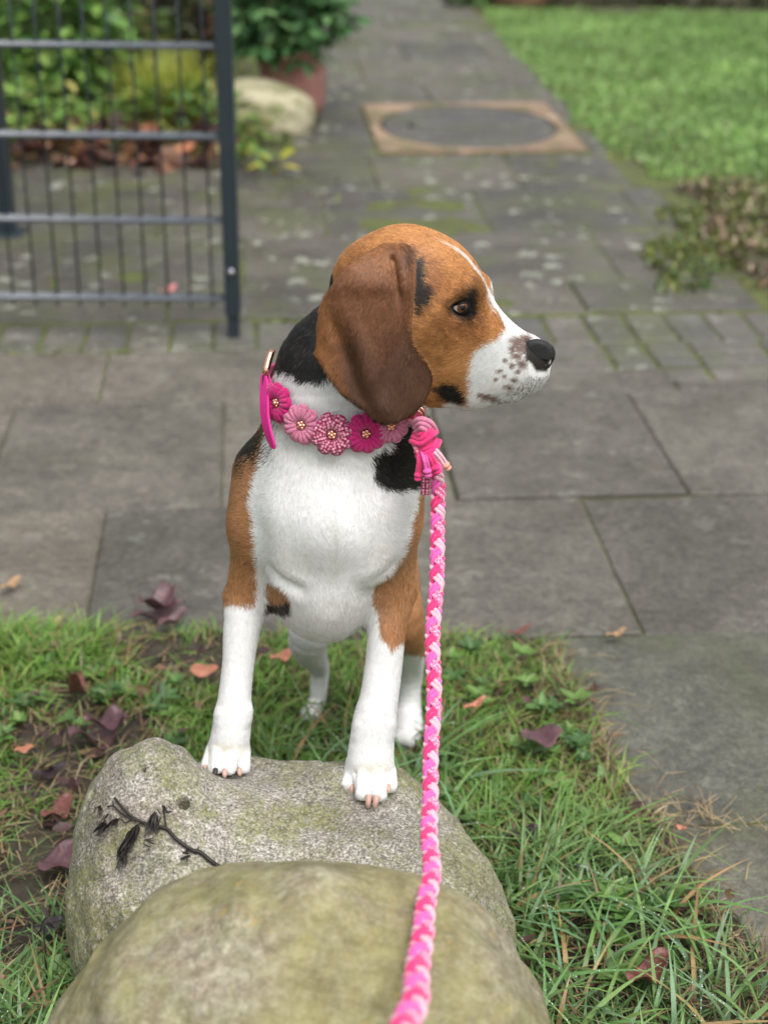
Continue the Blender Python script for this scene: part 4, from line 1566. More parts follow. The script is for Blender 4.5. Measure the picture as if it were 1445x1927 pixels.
    def ear_f(P):
        sh = P.shape[:-1]
        Q = P.reshape(-1, 3).astype(np.float64)
        u, v = coat_uv(Q)
        d2 = (poly_sd(u, v, ear_out) + 5.5) * 0.00049
        dp = np.abs(Q[:, 1] - ear_mid(u, v)) * 0.9
        r = 0.0028
        dp = np.maximum(dp - 0.0004 * vnoise(Q, 70, 33) - 0.0005 * vnoise(Q * np.array([1, 1, 0.35]), 120, 34), 0)
        return (np.sqrt(np.maximum(d2, 0) ** 2 + dp ** 2) - r).reshape(sh)
    lo = np.minimum(W(570, 820, 1.30), W(570, 430, 1.30)) - 0.01
    hi = np.maximum(W(830, 430, 1.42), W(830, 820, 1.42)) + 0.01
    S.fn(ear_f, lo, hi, 0.006, 'ear')
    # far ear, mirrored across the head
    def ear_g(P):
        Q = P.copy()
        Q[..., 1] = 2 * YM - Q[..., 1]
        Q[..., 2] += 0.034
        Q[..., 0] -= 0.022
        return ear_f(Q)
    lo2, hi2 = lo.copy(), hi.copy()
    lo2[1], hi2[1] = 2 * YM - hi[1], 2 * YM - lo[1]
    lo2 -= (0, 0, 0.034)
    hi2 += (0.022, 0, 0)
    S.fn(ear_g, lo2, hi2, 0.006, 'ear2')
    return S, eye


dog_S, EYE = build_dog()
H_DOG = 0.004 if os.environ.get('QUICK') else 0.0024
dog_V, dog_F = dog_S.mesh(H_DOG)

# ------------------------------------------------------------------ coat: colours, fur, face
TAN, TAN_B, TAN_D, BROWN, CHOC = (0.60, 0.275, 0.098), (0.46, 0.225, 0.10), (0.22, 0.078, 0.026), (0.205, 0.086, 0.040), (0.078, 0.038, 0.025)
WHITE, BLACK, PINK, GREYW = (0.88, 0.875, 0.86), (0.011, 0.010, 0.010), (0.55, 0.27, 0.22), (0.62, 0.58, 0.53)


def lerp(a, b, w):
    return a + (np.asarray(b)[None] - a) * np.clip(w, 0, 1)[:, None]


def coat(P, Nn, jit=None):
    """colour of the coat at body places P; jit (0..1 per hair) frays the edges"""
    n = len(P)
    if jit is None:
        jit = np.full(n, 0.5)
    d_head, d_neck = dog_S.at(P, ('head',)), dog_S.at(P, ('neck',))
    d_ear, d_tor = np.minimum(dog_S.at(P, ('ear',)), dog_S.at(P, ('ear2',))), dog_S.at(P, ('torso',))
    d_fore, d_hind = dog_S.at(P, ('fore',)), dog_S.at(P, ('hind',))
    head = (d_head < d_neck + 0.002) & (d_head < 0.012)
    Q = P.copy()
    far = head & (P[:, 1] > YM)
    Q[far, 1] = 2 * YM - Q[far, 1]
    u, v = coat_uv(P)
    hu, hv = coat_uv(Q)
    n1 = vnoise(P, 55, 1) * 9 + vnoise(P, 160, 2) * 5
    fz = n1 * 0.8 + (jit - 0.5) * 15                                        # fuzzy edges, px
    ns = vnoise(P, 160, 5)
    col = np.tile(np.array(WHITE), (n, 1))

    def put(mask_sd, c, soft=1.5, where=None):
        nonlocal col
        w = 1 - smooth01(mask_sd, -soft, soft)
        if where is not None:
            w = w * where
        col = lerp(col, c, w)
    # ---- body
    front = (P[:, 1] < 1.53)
    side = np.abs(Nn[:, 0]) + np.maximum(Nn[:, 2], 0)
    saddle = smooth01(P[:, 1] + 0.2 * (Nn[:, 2]), 1.50, 1.53) * smooth01(side, 0.45, 0.7) * (P[:, 1] > 1.44) * (P[:, 2] > 0.25)
    body = ~head
    up = smooth01(Nn[:, 2] + n1 * 0.02, 0.2, 0.45)
    col = lerp(col, TAN_B, saddle * body)
    col = lerp(col, BLACK, saddle * up * body)
    left = [(505, 790), (499, 842), (488, 880), (477, 920), (473, 960), (479, 1010), (483, 1050), (485, 1085), (487, 1110), (474, 1137), (425, 1133), (330, 1140), (330, 760), (480, 760)]
    right = [(800, 905), (786, 930), (779, 962), (768, 1010), (757, 1052), (735, 1080), (706, 1096), (700, 1125), (711, 1160), (716, 1200), (737, 1228), (760, 1207),
             (780, 1196), (870, 1190), (870, 880)]
    bodyf = (body & (d_hind > 0.004) & front).astype(float)
    put(poly_sd(u, v, left) + fz * 0.6, TAN_B, 2, bodyf)
    put(poly_sd(u, v, right) + fz * 0.6, TAN_B, 2, bodyf)
    blk = [(507, 770), (500, 830), (488, 862), (462, 880), (446, 880), (400, 850), (400, 740), (505, 700)]
    put(poly_sd(u, v, blk) + n1 * 1.5 + (jit - 0.5) * 50, BLACK, 4, bodyf)
    patch = [(728, 845), (740, 820), (790, 780), (850, 790), (830, 905), (795, 908), (784, 922), (745, 924), (722, 914), (705, 900), (699, 872), (703, 850)]
    put(poly_sd(u, v, patch) + fz * 0.8, BLACK, 2, bodyf)
    # flank behind the elbows
    flank = smooth01(P[:, 1], 1.475, 1.49) * smooth01(np.abs(Nn[:, 0]), 0.35, 0.6) * front
    col = lerp(col, TAN_B, flank * body)
    col = lerp(col, BLACK, flank * body * smooth01(P[:, 1] + n1 * 0.0006, 1.505, 1.515))
    fp = [(500, 1090), (526, 1098), (543, 1122), (545, 1152), (500, 1152)]
    fw = bodyf * (d_fore > 0.0015)
    put(poly_sd(u, v, fp) + fz * 0.5, TAN_B, 2, fw)
    put(np.maximum(poly_sd(u, v, fp), 1132 - v) + fz * 0.5, BLACK, 3, fw)
    # thin-haired whorls on the chest
    for cx, cy, rx, ry in ((556, 1058, 42, 26), (716, 1048, 34, 30), (632, 1030, 9, 60), (640, 1150, 70, 35)):
        w = np.exp(-(((u - cx) / rx) ** 2 + ((v - cy) / ry) ** 2) * 1.2) * body * front
        col = lerp(col, GREYW, w * 0.35)
    # hind legs
    hb = (body & (d_hind < 0.004)).astype(float)
    col = lerp(col, WHITE, hb * (P[:, 2] < 0.22))
    put(np.maximum(v - 1232 + fz * 0.5, 700 - u), TAN_B, 2, hb)
    col = lerp(col, BLACK, hb * (smooth01(P[:, 2], 0.30, 0.32)) * (u > 700))
    # nape
    nb = (body & (d_neck < d_tor + 0.004) & (d_neck < 0.012) & (d_ear > 0.001)).astype(float)
    nape = [(640, 380), (680, 440), (660, 560), (640, 640), (622, 694), (606, 711), (575, 713), (540, 705), (512, 690), (440, 690), (440, 380)]
    put(poly_sd(u, v, nape) + fz * 0.8, BLACK, 2, nb)
    col = lerp(col, BLACK, nb * smooth01(P[:, 1], 1.46, 1.475))
    # toes
    for cx, cy in ((428, 1412), (706, 1448)):
        w = np.exp(-(((u - cx) / 30) ** 2 + ((v - cy) / 13) ** 2)) * (d_fore < 0.004)
        col = lerp(col, (0.72, 0.65, 0.50), w * 0.7)
    # ---- head
    hm = head.astype(float)
    col = lerp(col, TAN, hm)
    w = hm * smooth01(ns + vnoise(P, 40, 9), -0.2, 0.9) * 0.4
    col = lerp(col, TAN_D, w)
    brow_dark = [(838, 592), (872, 604), (900, 612), (905, 640), (870, 640), (838, 632), (818, 615)]
    put(poly_sd(hu, hv, brow_dark) + fz * 2, TAN_D, 22, hm * 0.75)
    put(poly_sd(hu, hv, [(795, 475), (830, 490), (850, 520), (835, 545), (812, 540), (800, 510)]) + fz, TAN_D, 14, hm * 0.5)
    muz = [(921, 562), (925, 568), (938, 588), (951, 604), (957, 613), (945, 628), (928, 641), (906, 654), (890, 678), (883, 706), (886, 735), (879, 757), (884, 800),
           (1080, 800), (1080, 600), (940, 540)]
    put(poly_sd(hu, hv, muz) + fz * 0.9, WHITE, 3, hm)
    # blaze up the forehead, narrow and widening onto the muzzle
    top = smooth01(Nn[:, 2] + Nn[:, 0] * 0.6, 0.25, 0.5)
    bw_ = np.interp(u, [815, 850, 890, 915, 935, 960], [0.0006, 0.0022, 0.0034, 0.0045, 0.010, 0.02])
    yb = YM - np.interp(u, [815, 900, 935], [0.012, 0.011, 0.0])
    put((np.abs(P[:, 1] - yb) - bw_) * 2000 + fz * 0.35, WHITE, 1.5, hm * top * smooth01(u, 808, 880) * (0.72 + 0.28 * smooth01(u, 890, 925)))
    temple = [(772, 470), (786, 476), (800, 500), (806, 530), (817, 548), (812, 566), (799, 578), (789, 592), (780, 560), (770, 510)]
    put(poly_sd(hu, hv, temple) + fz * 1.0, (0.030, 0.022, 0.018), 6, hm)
    eyer = [(845, 577), (856, 570), (870, 565), (882, 560), (890, 549), (895, 545), (898, 552), (900, 564), (900, 580), (896, 594), (888, 602), (876, 604), (864, 598), (853, 588)]
    put(poly_sd(hu, hv, [(842, 577), (868, 556), (888, 540), (900, 528), (907, 550), (908, 590), (890, 612), (868, 610), (850, 595)]) + fz * 0.8, (0.11, 0.045, 0.02), 10, hm * 0.8)
    put(poly_sd(hu, hv, eyer) + fz * 0.45, (0.018, 0.013, 0.011), 5, hm)
    lip = [(820, 733), (832, 722), (846, 716), (864, 723), (876, 738), (880, 757), (870, 763), (850, 757), (834, 750)]
    put(poly_sd(hu, hv, lip) + fz * 0.9, (0.012, 0.010, 0.010), 4, hm)
    put(poly_sd(hu, hv, [(838, 760), (852, 756), (870, 762), (884, 762), (888, 775), (850, 775)]) + fz * 0.3, WHITE, 3, hm)
    spots = [(976, 645, 13, 9), (985, 655, 14, 9), (966, 657, 7, 10), (974, 670, 11, 7), (990, 640, 12, 7), (984, 685, 10, 10), (965, 687, 7, 6), (952, 678, 5, 5), (976, 697, 6, 5), (942, 697, 8, 6),
             (951, 706, 6, 5), (936, 712, 5, 4), (968, 713, 9, 5), (958, 726, 8, 5), (916, 745, 12, 6), (930, 748, 7, 5), (907, 741, 6, 4), (1000, 648, 12, 9), (995, 668, 5, 9)]
    bs = np.full(n, 1e3)
    for cx, cy, rx, ry in spots:
        bs = np.minimum(bs, (np.hypot((hu - cx) / rx, (hv - cy) / ry) - 1) * 7)
    put(bs + fz * 0.45, (0.17, 0.085, 0.055), 3.5, hm * 0.9)
    grey = [(1030, 695), (1014, 728), (985, 750), (950, 766), (925, 762), (945, 745), (975, 725), (1000, 705), (1010, 690)]
    wg = (1 - smooth01(poly_sd(hu, hv, grey), -6, 8)) * (jit > 0.55) * hm
    col = lerp(col, (0.17, 0.16, 0.16), wg)
    put(poly_sd(hu, hv, [(992, 640), (1016, 640), (1040, 660), (1030, 700), (1008, 700), (990, 672)]) + fz * 0.3, (0.025, 0.021, 0.02), 3, hm)
    # ---- ears
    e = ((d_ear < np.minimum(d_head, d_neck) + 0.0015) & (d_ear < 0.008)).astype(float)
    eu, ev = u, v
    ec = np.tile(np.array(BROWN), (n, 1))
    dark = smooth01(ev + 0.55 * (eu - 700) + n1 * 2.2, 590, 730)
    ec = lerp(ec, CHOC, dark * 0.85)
    ec = lerp(ec, (0.34, 0.145, 0.055), (1 - smooth01(eu - 0.15 * (ev - 600) + n1 * 1.5, 596, 648)) * 0.9)  # rear lobe a paler coat brown, with its highlight painted in
    ec = lerp(ec, (0.30, 0.125, 0.045), (1 - smooth01(ev + n1 * 1.5, 480, 545)) * 0.75)  # top of the ear likewise, highlight put into the brown
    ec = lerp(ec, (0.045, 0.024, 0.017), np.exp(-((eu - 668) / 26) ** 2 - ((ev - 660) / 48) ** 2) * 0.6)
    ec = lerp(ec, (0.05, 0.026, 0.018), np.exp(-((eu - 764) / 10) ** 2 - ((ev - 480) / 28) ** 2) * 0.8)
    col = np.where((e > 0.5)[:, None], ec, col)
    return col, head, e > 0.5, nb, d_fore < np.minimum(d_tor, d_neck), d_hind < 0.006


def vert_normals(V, F):
    a, b, c, d = (V[F[:, i]] for i in range(4))
    fn = np.cross(c - a, d - b)
    n = np.zeros_like(V)
    for i in range(4):
        np.add.at(n, F[:, i], fn)
    return n / (np.linalg.norm(n, axis=1)[:, None] + 1e-12)


dog_N = vert_normals(dog_V, dog_F)
dog_root = empty('dog', (0.0, 1.36, 0.2))
tag(dog_root, 'tricolour hound puppy with long brown ears standing with its front paws on the mossy boulder', 'dog')
M_skin = mat_attr('dog_skin', rough=0.7, spec=0.2, attr='coat', var=0.12, vscale=250)
body = new_mesh('body', dog_V - np.array(dog_root.location), dog_F, M_skin, dog_root)
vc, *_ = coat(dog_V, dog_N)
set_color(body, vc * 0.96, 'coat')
bvh_dog = bvh_of(dog_V, dog_F)


def unit(a):
    return a / (np.linalg.norm(a, axis=-1, keepdims=True) + 1e-12)


def make_fur(count):
    tri = np.concatenate([dog_F[:, [0, 1, 2]], dog_F[:, [0, 2, 3]]])
    A, B, C = dog_V[tri[:, 0]], dog_V[tri[:, 1]], dog_V[tri[:, 2]]
    ar = np.linalg.norm(np.cross(B - A, C - A), axis=1)
    cen = (A + B + C) / 3
    w = ar * np.where(cen[:, 1] > 1.56, 0.45, 1.0)
    w = w * np.where((cen[:, 2] > 0.60) & (cen[:, 1] < 1.45), 2.3, 1.0)
    cum = np.cumsum(w)
    t = np.searchsorted(cum, RNG.random(count) * cum[-1])
    r1, r2 = np.sqrt(RNG.random(count)), RNG.random(count)
    b0, b1, b2 = (1 - r1)[:, None], (r1 * (1 - r2))[:, None], (r1 * r2)[:, None]
    P = A[t] * b0 + B[t] * b1 + C[t] * b2
    Nn = unit(dog_N[tri[t, 0]] * b0 + dog_N[tri[t, 1]] * b1 + dog_N[tri[t, 2]] * b2)
    jit = RNG.random(count)
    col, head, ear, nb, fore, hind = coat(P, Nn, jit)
    u, v = coat_uv(P)
    # growth direction
    flow = np.zeros((count, 3))
    flow[:, 2] = -1.0
    x0 = W(628, 950, 1.36)[0]
    out = np.clip((P[:, 0] - x0) / 0.06, -1.4, 1.4)
    flow[:, 0] = out * 0.55 * (v < 1120)
    sh = smooth01(np.abs(out), 0.8, 1.25) * (v < 1050) * (v > 740)
    flow[:, 0] += np.sign(out) * sh * 1.3
    flow[:, 1] += sh * 0.9
    # the seam down the breast
    seam = np.exp(-((v - 1040) / 70.0) ** 2) * np.exp(-((u - 636) / 60.0) ** 2)
    flow[:, 0] -= out * 3.2 * seam
    flow[:, 2] += 0.5 * seam
    back = P[:, 1] > 1.50
    flow[back] = (0, 0.9, -0.6)
    noseP = W(1000, 655, YM)
    fh = unit(P - noseP) + np.array([0, 0, -0.15])
    flow[head] = fh[head]
    flow[ear] = np.stack([-0.25 + 0 * u, 0 * u, -1 + 0 * u], 1)[ear]
    flow[ear, 0] += ((u[ear] - 700) * 0.002)
    flow[fore | hind] = (0, 0.05, -1.0)
    sw = 0.26 + 0.16 * (~head & ~ear & (v < 1130))
    nz = np.stack([vnoise(P, 28, 11), vnoise(P, 28, 12), vnoise(P, 28, 13)], 1) + 0.6 * np.stack([vnoise(P, 110, 14), vnoise(P, 110, 15), vnoise(P, 110, 16)], 1)
    flow = unit(flow) + nz * sw[:, None] + RNG.normal(0, 0.10, (count, 3))
    tan = unit(flow - Nn * (flow * Nn).sum(1)[:, None])
    L = np.full(count, 0.0080)
    L[nb > 0.5] = 0.0085
    L[head] = 0.0046
    mz = smooth01(u, 890, 960)
    L[head] = (0.0048 - 0.0014 * mz)[head]
    L[ear] = 0.0060
    low = fore & (v > 1150)
    L[low] = 0.0046
    toe = fore & (v > np.where(u < 560, 1398, 1434))
    L[toe] = 0.0036
    L[hind] = 0.0065
    L *= RNG.uniform(0.65, 1.15, count)
    whisk = head & (u > 925) & (u < 1000) & (v > 680) & (v < 752) & (RNG.random(count) < 0.0007)
    lift = np.full(count, 0.09)
    lift[head] = 0.17
    lift[ear] = 0.13
    lift[low] = 0.13
    lift[toe] = 0.10
    lift *= RNG.uniform(0.5, 1.5, count)
    # no hair on the nose leather, in the eye, on the claws
    keep = ~(head & (u > 996) & (v < 708) & (v > 628) & (np.hypot((u - 1014) / 31, (v - 672) / 36) < 1.0))
    keep &= ~(head & (np.hypot((u - 867) / 21, (v - 579) / 16) < 1.0) & (P[:, 1] < YM))
    keep &= ~(((v > 1452) & (u < 480)) | ((v > 1502) & (u < 760)))
    L[whisk] = RNG.uniform(0.009, 0.018, whisk.sum())
    lift[whisk] = RNG.uniform(0.35, 0.8, whisk.sum())
    col[whisk] = (0.75, 0.74, 0.72)
    k = np.where(keep)[0]
    P, Nn, tan, L, lift, col, jit = P[k], Nn[k], tan[k], L[k], lift[k], col[k], jit[k]
    n = len(k)
    s = np.array([-0.06, 0.25, 0.55, 0.8, 1.0])
    pts = np.zeros((n, 5, 3))
    for i, t_ in enumerate(s):
        hgt = lift * (1.6 * t_ - 0.75 * t_ * t_) if t_ > 0 else np.full(n, t_)
        pts[:, i] = P + tan * (L * max(t_, 0))[:, None] + Nn * (L * hgt)[:, None]
    wdt = 0.00017 * RNG.uniform(0.75, 1.25, n)
    wdt[P[:, 2] > 0.60] *= 0.82
    rr = wdt[:, None] * np.array([1.0, 1.0, 0.9, 0.65, 0.12])[None]
    lum = RNG.uniform(0.86, 1.10, n) * (1 + 0.10 * vnoise(P, 400, 21))
    col = np.clip(col * lum[:, None], 0, 0.92)
    # ticking: some hairs darker or lighter in the tan
    tanlike = (col[:, 0] > 1.9 * col[:, 2]) & (col[:, 0] > 0.1)
    dk = tanlike & (RNG.random(n) < 0.16)
    col[dk] *= 0.55
    lt = tanlike & (RNG.random(n) < 0.10)
    col[lt] = np.clip(col[lt] * 1.35 + 0.02, 0, 0.8)
    bl = (col.max(1) < 0.02) & (RNG.random(n) < 0.05)
    col[bl] = (0.09, 0.075, 0.06)
    cv = bpy.data.hair_curves.new('fur')
    cv.add_curves([5] * n)
    cv.points.foreach_set('position', (pts.reshape(-1, 3) - np.array(dog_root.location)).astype(np.float32).ravel())
    cv.points.foreach_set('radius', rr.astype(np.float32).ravel())
    a = cv.attributes.new('fcol', 'FLOAT_COLOR', 'CURVE')
    a.data.foreach_set('color', np.concatenate([col, np.ones((n, 1))], 1).astype(np.float32).ravel())
    a = cv.attributes.new('fnrm', 'FLOAT_VECTOR', 'CURVE')
    a.data.foreach_set('vector', Nn.astype(np.float32).ravel())
    m, nt, b = mat_new('fur')
    ac = N(nt, 'ShaderNodeAttribute', attribute_name='fcol')
    an = N(nt, 'ShaderNodeAttribute', attribute_name='fnrm')
    nt.links.new(ac.outputs['Color'], b.inputs['Base Color'])
    b.inputs['Roughness'].default_value = 0.46
    b.inputs['Specular IOR Level'].default_value = 0.32
    g = N(nt, 'ShaderNodeNewGeometry')
    sc_ = N(nt, 'ShaderNodeVectorMath', operation='SCALE')
    sc_.inputs['Scale'].default_value = 0.45
    nt.links.new(g.outputs['Normal'], sc_.inputs[0])
    ad = N(nt, 'ShaderNodeVectorMath', operation='ADD')
    nt.links.new(an.outputs['Vector'], ad.inputs[0])
    nt.links.new(sc_.outputs[0], ad.inputs[1])
    no = N(nt, 'ShaderNodeVectorMath', operation='NORMALIZE')
    nt.links.new(ad.outputs[0], no.inputs[0])
    nt.links.new(no.outputs[0], b.inputs['Normal'])
    cv.materials.append(m)
    o = bpy.data.objects.new('fur', cv)
    COL.objects.link(o)
    o.parent = dog_root
    return o


make_fur(60000 if os.environ.get('QUICK') else 620000)


# ---- eye, lids, nose, claws
def face():
    mE, nt, b = mat_new('eye')
    a = N(nt, 'ShaderNodeAttribute', attribute_name='tint')
    nt.links.new(a.outputs['Color'], b.inputs['Base Color'])
    b.inputs['Roughness'].default_value = 0.05
    b.inputs['Coat Weight'].default_value = 0.0
    b.inputs['Specular IOR Level'].default_value = 0.22
    b.inputs['Coat Roughness'].default_value = 0.02
    mB = mat_plain('dark_skin', (0.007, 0.006, 0.006), 0.55, 0.12, var=0.3)
    off = np.array(dog_root.location)
    for sgn in (1, -1):
        cx, cy = 867.0, 579.0
        c = W(cx, cy, YM - 0.0370)
        if sgn < 0:
            c = np.array([c[0] - 0.004, 2 * YM - c[1], c[2]])
        V, F = ballvf(48, 32)
        r = 0.0094
        look = unit(np.array([0.17, -0.93 * sgn, 0.30]))
        ang = np.arccos(np.clip(V @ look, -1, 1))
        C = np.tile(np.array((0.55, 0.53, 0.51)), (len(V), 1))
        irn = vnoise(V, 9, 31) * 0.35
        C = lerp(C, (0.02, 0.012, 0.01), smooth01(-ang, -0.68, -0.62))
        C = np.where((ang < 0.60)[:, None], np.array((0.10, 0.036, 0.014)) * (1 + irn)[:, None], C)
        C = lerp(C, (0.003, 0.003, 0.003), smooth01(-ang, -0.34, -0.28))
        V2 = V * r * (1 + 0.05 * np.exp(-(ang / 0.45) ** 2))[:, None]
        o = new_mesh('eye', V2 + c - off, F, mE, dog_root)
        set_color(o, C)
        # lids: a shell over the ball with an almond opening and a soft rim
        alm = [(849, 577.5), (855, 574.5), (862, 572.5), (870, 570.5), (877, 569.5), (881.5, 572.5), (879, 580), (873, 586.5), (866, 590), (858.5, 586.5), (853, 582)]
        V, F = ballvf(72, 48)
        V = V[:, [0, 2, 1]] * (r * 1.07)
        q = V + c
        if sgn < 0:
            q = q * np.array([1, -1, 1]) + np.array([0.004, 2 * YM, 0])
        eu, ev = coat_uv(q)
        sd = poly_sd(eu, ev, alm)
        sd = np.where(q[:, 1] < YM - 0.0370, sd, 50)
        keep = [f for f in F if max(sd[list(f)]) > 0.0]
        rimh = 1 + 0.05 * np.exp(-((sd - 1.5) / 2.2) ** 2)
        mb = MB()
        mb.add(V * rimh[:, None] + c - off, keep)
        mb.build('eyelid', mB, dog_root)
        rim = []
        for i in range(len(alm)):
            for t in (0, 0.5):
                x = alm[i][0] * (1 - t) + alm[(i + 1) % len(alm)][0] * t
                y = alm[i][1] * (1 - t) + alm[(i + 1) % len(alm)][1] * t
                dv = ray(x, y)
                dv = dv / np.linalg.norm(dv)
                o_ = np.array([0, 0, CAMH]) - W(cx, cy, YM - 0.0370)
                bq = o_.dot(dv)
                disc = max(bq * bq - (o_.dot(o_) - (r * 1.05) ** 2), 0)
                w_ = np.array([0, 0, CAMH]) + dv * (-bq - math.sqrt(disc))
                if sgn < 0:
                    w_ = np.array([w_[0] - 0.004, 2 * YM - w_[1], w_[2]])
                rim.append(w_ - off)
        rim.append(rim[0])
        mb = MB()
        mb.tube(np.array(rim), 0.0006, 8, caps=False)
        mb.build('eye_rim', mB, dog_root)
    # nose leather
    S = Solid()

    def C(a, b, ra, rb, k=0.004, sub=False):
        A, B = W(*a), W(*b)
        S.cone(A, B, ra * mpp(A), rb * mpp(B), k, '', None, sub)
    prof = [(984, 650), (993, 641), (1010, 637), (1029, 642), (1041, 652), (1045, 664), (1043, 676), (1035, 690), (1024, 705), (1014, 707), (1007, 696), (998, 686), (988, 672)]

    def nose_f(P):
        sh = P.shape[:-1]
        Q = P.reshape(-1, 3).astype(np.float64)
        u, v = coat_uv(Q)
        d2 = (poly_sd(u, v, prof) + 13) * 0.00049
        hwid = 0.0085 - 0.0035 * smooth01(v, 682, 704) - 0.0015 * smooth01(u, 1025, 1045)
        dp = np.maximum(np.abs(Q[:, 1] - YM) - hwid, 0)
        return (np.sqrt(np.maximum(d2, 0) ** 2 + dp ** 2) - 0.0064 + np.minimum(d2, 0) * 0.0).reshape(sh)
    c_ = W(1014, 672, YM)
    S.fn(nose_f, c_ - 0.032, c_ + 0.032, 0.002)
    for sg in (-1, 1):
        C((1036, 679, YM + sg * 0.0088), (1022, 677, YM + sg * 0.0095), 6.5, 5.0, 0.003, True)
        C((1024, 681, YM + sg * 0.0125), (1006, 688, YM + sg * 0.0155), 4.2, 3.2, 0.003, True)
        C((1008, 687, YM + sg * 0.0150), (994, 680, YM + sg * 0.0155), 2.8, 2.0, 0.003, True)
    C((1046, 668, YM), (1022, 707, YM), 1.6, 1.8, 0.003, True)
    V, F = S.mesh(0.0009)
    mN, nt, b = mat_new('nose_leather')
    v = worldpos(nt)
    vo = N(nt, 'ShaderNodeTexVoronoi', feature='DISTANCE_TO_EDGE')
    vo.inputs['Scale'].default_value = 900
    nt.links.new(v, vo.inputs['Vector'])
    b.inputs['Base Color'].default_value = (0.012, 0.012, 0.014, 1)
    b.inputs['Roughness'].default_value = 0.42
    b.inputs['Specular IOR Level'].default_value = 0.5
    h = ramp(nt, vo.outputs['Distance'], [(0.0, bw(0)), (0.12, bw(1))])
    bump(nt, b, h, 0.00025, 0.8)
    new_mesh('nose', V - off, F, mN, dog_root)
    # claws
    mC = mat_plain('claw_horn', (0.50, 0.32, 0.26), 0.4, 0.4, var=0.15, vscale=300)
    mK = mat_plain('dark_claw_horn', (0.03, 0.027, 0.027), 0.4, 0.4)
    for a, b_, y0, r, mm in (((388, 1441), (385, 1452), 1.358, 4.6, mC), ((406, 1448), (405.5, 1462), 1.343, 5.2, mK), ((424, 1450), (423, 1464), 1.3415, 5.4, mC),
                             ((451, 1448), (452, 1461), 1.350, 5.0, mC),
                             ((663, 1478), (661, 1498), 1.326, 5.2, mC), ((694, 1497), (692, 1521), 1.299, 6.0, mC), ((709, 1498), (704, 1522), 1.2985, 6.0, mC),
                             ((731, 1478), (731, 1494), 1.320, 4.6, mC)):
        A, B = W(*a, y0), W(*b_, y0 - 0.006)
        t = np.linspace(0, 1, 7)
        path = A[None] * (1 - t)[:, None] + B[None] * t[:, None] + np.array([0, -0.002, 0.0012])[None] * np.sin(t * math.pi)[:, None]
        V, F = tube(path, r * 0.00055 * np.array([1, 1, 0.97, 0.9, 0.8, 0.62, 0.3]), 10)
        new_mesh('claw', V - off, F, mm, dog_root)


face()

# ------------------------------------------------------------------ collar
def project(q, off=0.0, grps=None):
    """nearest place on the dog's skin, and the skin's normal there"""
    q = np.array(q, float)
    for _ in range(25):
        e = 0.0015
        d0 = dog_S.at(q[None], grps)[0]
        gr = np.array([dog_S.at((q + v_)[None], grps)[0] - dog_S.at((q - v_)[None], grps)[0] for v_ in np.eye(3) * e]) / (2 * e)
        nn = gr / (np.linalg.norm(gr) + 1e-9)
        if abs(d0) < 1e-4:
            break
        q = q - nn * d0 * 0.8
    return q + nn * off, nn


def cord_mat(name, col, dots=None, dscale=420):
    m, nt, b = mat_new(name)
    v = coords(nt)
    if dots is not None:
        vo = N(nt, 'ShaderNodeTexVoronoi')
        vo.inputs['Scale'].default_value = dscale
        vo.inputs['Randomness'].default_value = 0.35
        nt.links.new(v, vo.inputs['Vector'])
        f = ramp(nt, vo.outputs['Distance'], [(0.40, bw(0)), (0.50, bw(1))])
        c = mixc(nt, f, dots, col)
    else:
        n = noise(nt, v, 900, 2, 0.7)
        c = ramp(nt, n, [(0.32, tuple(x * 0.68 for x in col)), (0.68, tuple(min(1, x * 1.2) for x in col))])
    nt.links.new(c, b.inputs['Base Color'])
    b.inputs['Roughness'].default_value = 0.7
    b.inputs['Specular IOR Level'].default_value = 0.22
    b.inputs['Sheen Weight'].default_value = 0.25
    w = N(nt, 'ShaderNodeTexWave')
    w.inputs['Scale'].default_value = 320
    w.inputs['Distortion'].default_value = 1.5
    nt.links.new(v, w.inputs['Vector'])
    bump(nt, b, w.outputs['Fac'], 0.0004, 0.7)
    return m


C_HOT = cord_mat('hot_pink_cord', (0.86, 0.035, 0.20))
C_ORC = cord_mat('orchid_pink_cord', (0.88, 0.12, 0.44))
C_LIT = cord_mat('pale_pink_cord', (0.88, 0.46, 0.55))
C_DOT = cord_mat('dotted_pink_cord', (0.84, 0.14, 0.33), (0.90, 0.46, 0.56))
C_MAG = cord_mat('magenta_cord', (0.56, 0.012, 0.17))
C_ROSE = cord_mat('dusty_rose_cord', (0.66, 0.21, 0.34))
C_DOTD = cord_mat('dotted_wine_cord', (0.30, 0.010, 0.085), (0.80, 0.36, 0.46), 330)
C_PCH = cord_mat('peach_cord', (0.80, 0.36, 0.26))
M_gold = mat_plain('rose_gold', (0.90, 0.50, 0.36), 0.22, metal=1.0, var=0.1)
M_strap = mat_plain('magenta_strap', (0.60, 0.012, 0.22), 0.42, 0.4, var=0.08, vscale=60)
M_wine = mat_plain('wine_strap', (0.10, 0.008, 0.02), 0.4, 0.5)

ring_px = [(511, 716, 1.42), (519, 760, 1.385), (552, 800, 1.36), (590, 819, 1.34), (621, 829, 1.335), (658, 834, 1.335), (694, 831, 1.335), (735, 817, 1.34), (768, 798, 1.36), (786, 778, 1.39),
           (780, 745, 1.45), (720, 715, 1.50), (640, 690, 1.52), (560, 680, 1.50), (520, 692, 1.46)]
collar = empty('dog_collar', tuple(W(640, 800, 1.40)))
tag(collar, 'pink knotted flower collar with rose gold beads round the dog\'s neck', 'dog collar')
coff = np.array(collar.location)
GR = ('neck', 'torso')
rp = [project(W(*q), 0.0045, GR) for q in ring_px]
# smooth closed band
RP, RN_ = np.array([q[0] for q in rp]), np.array([q[1] for q in rp])


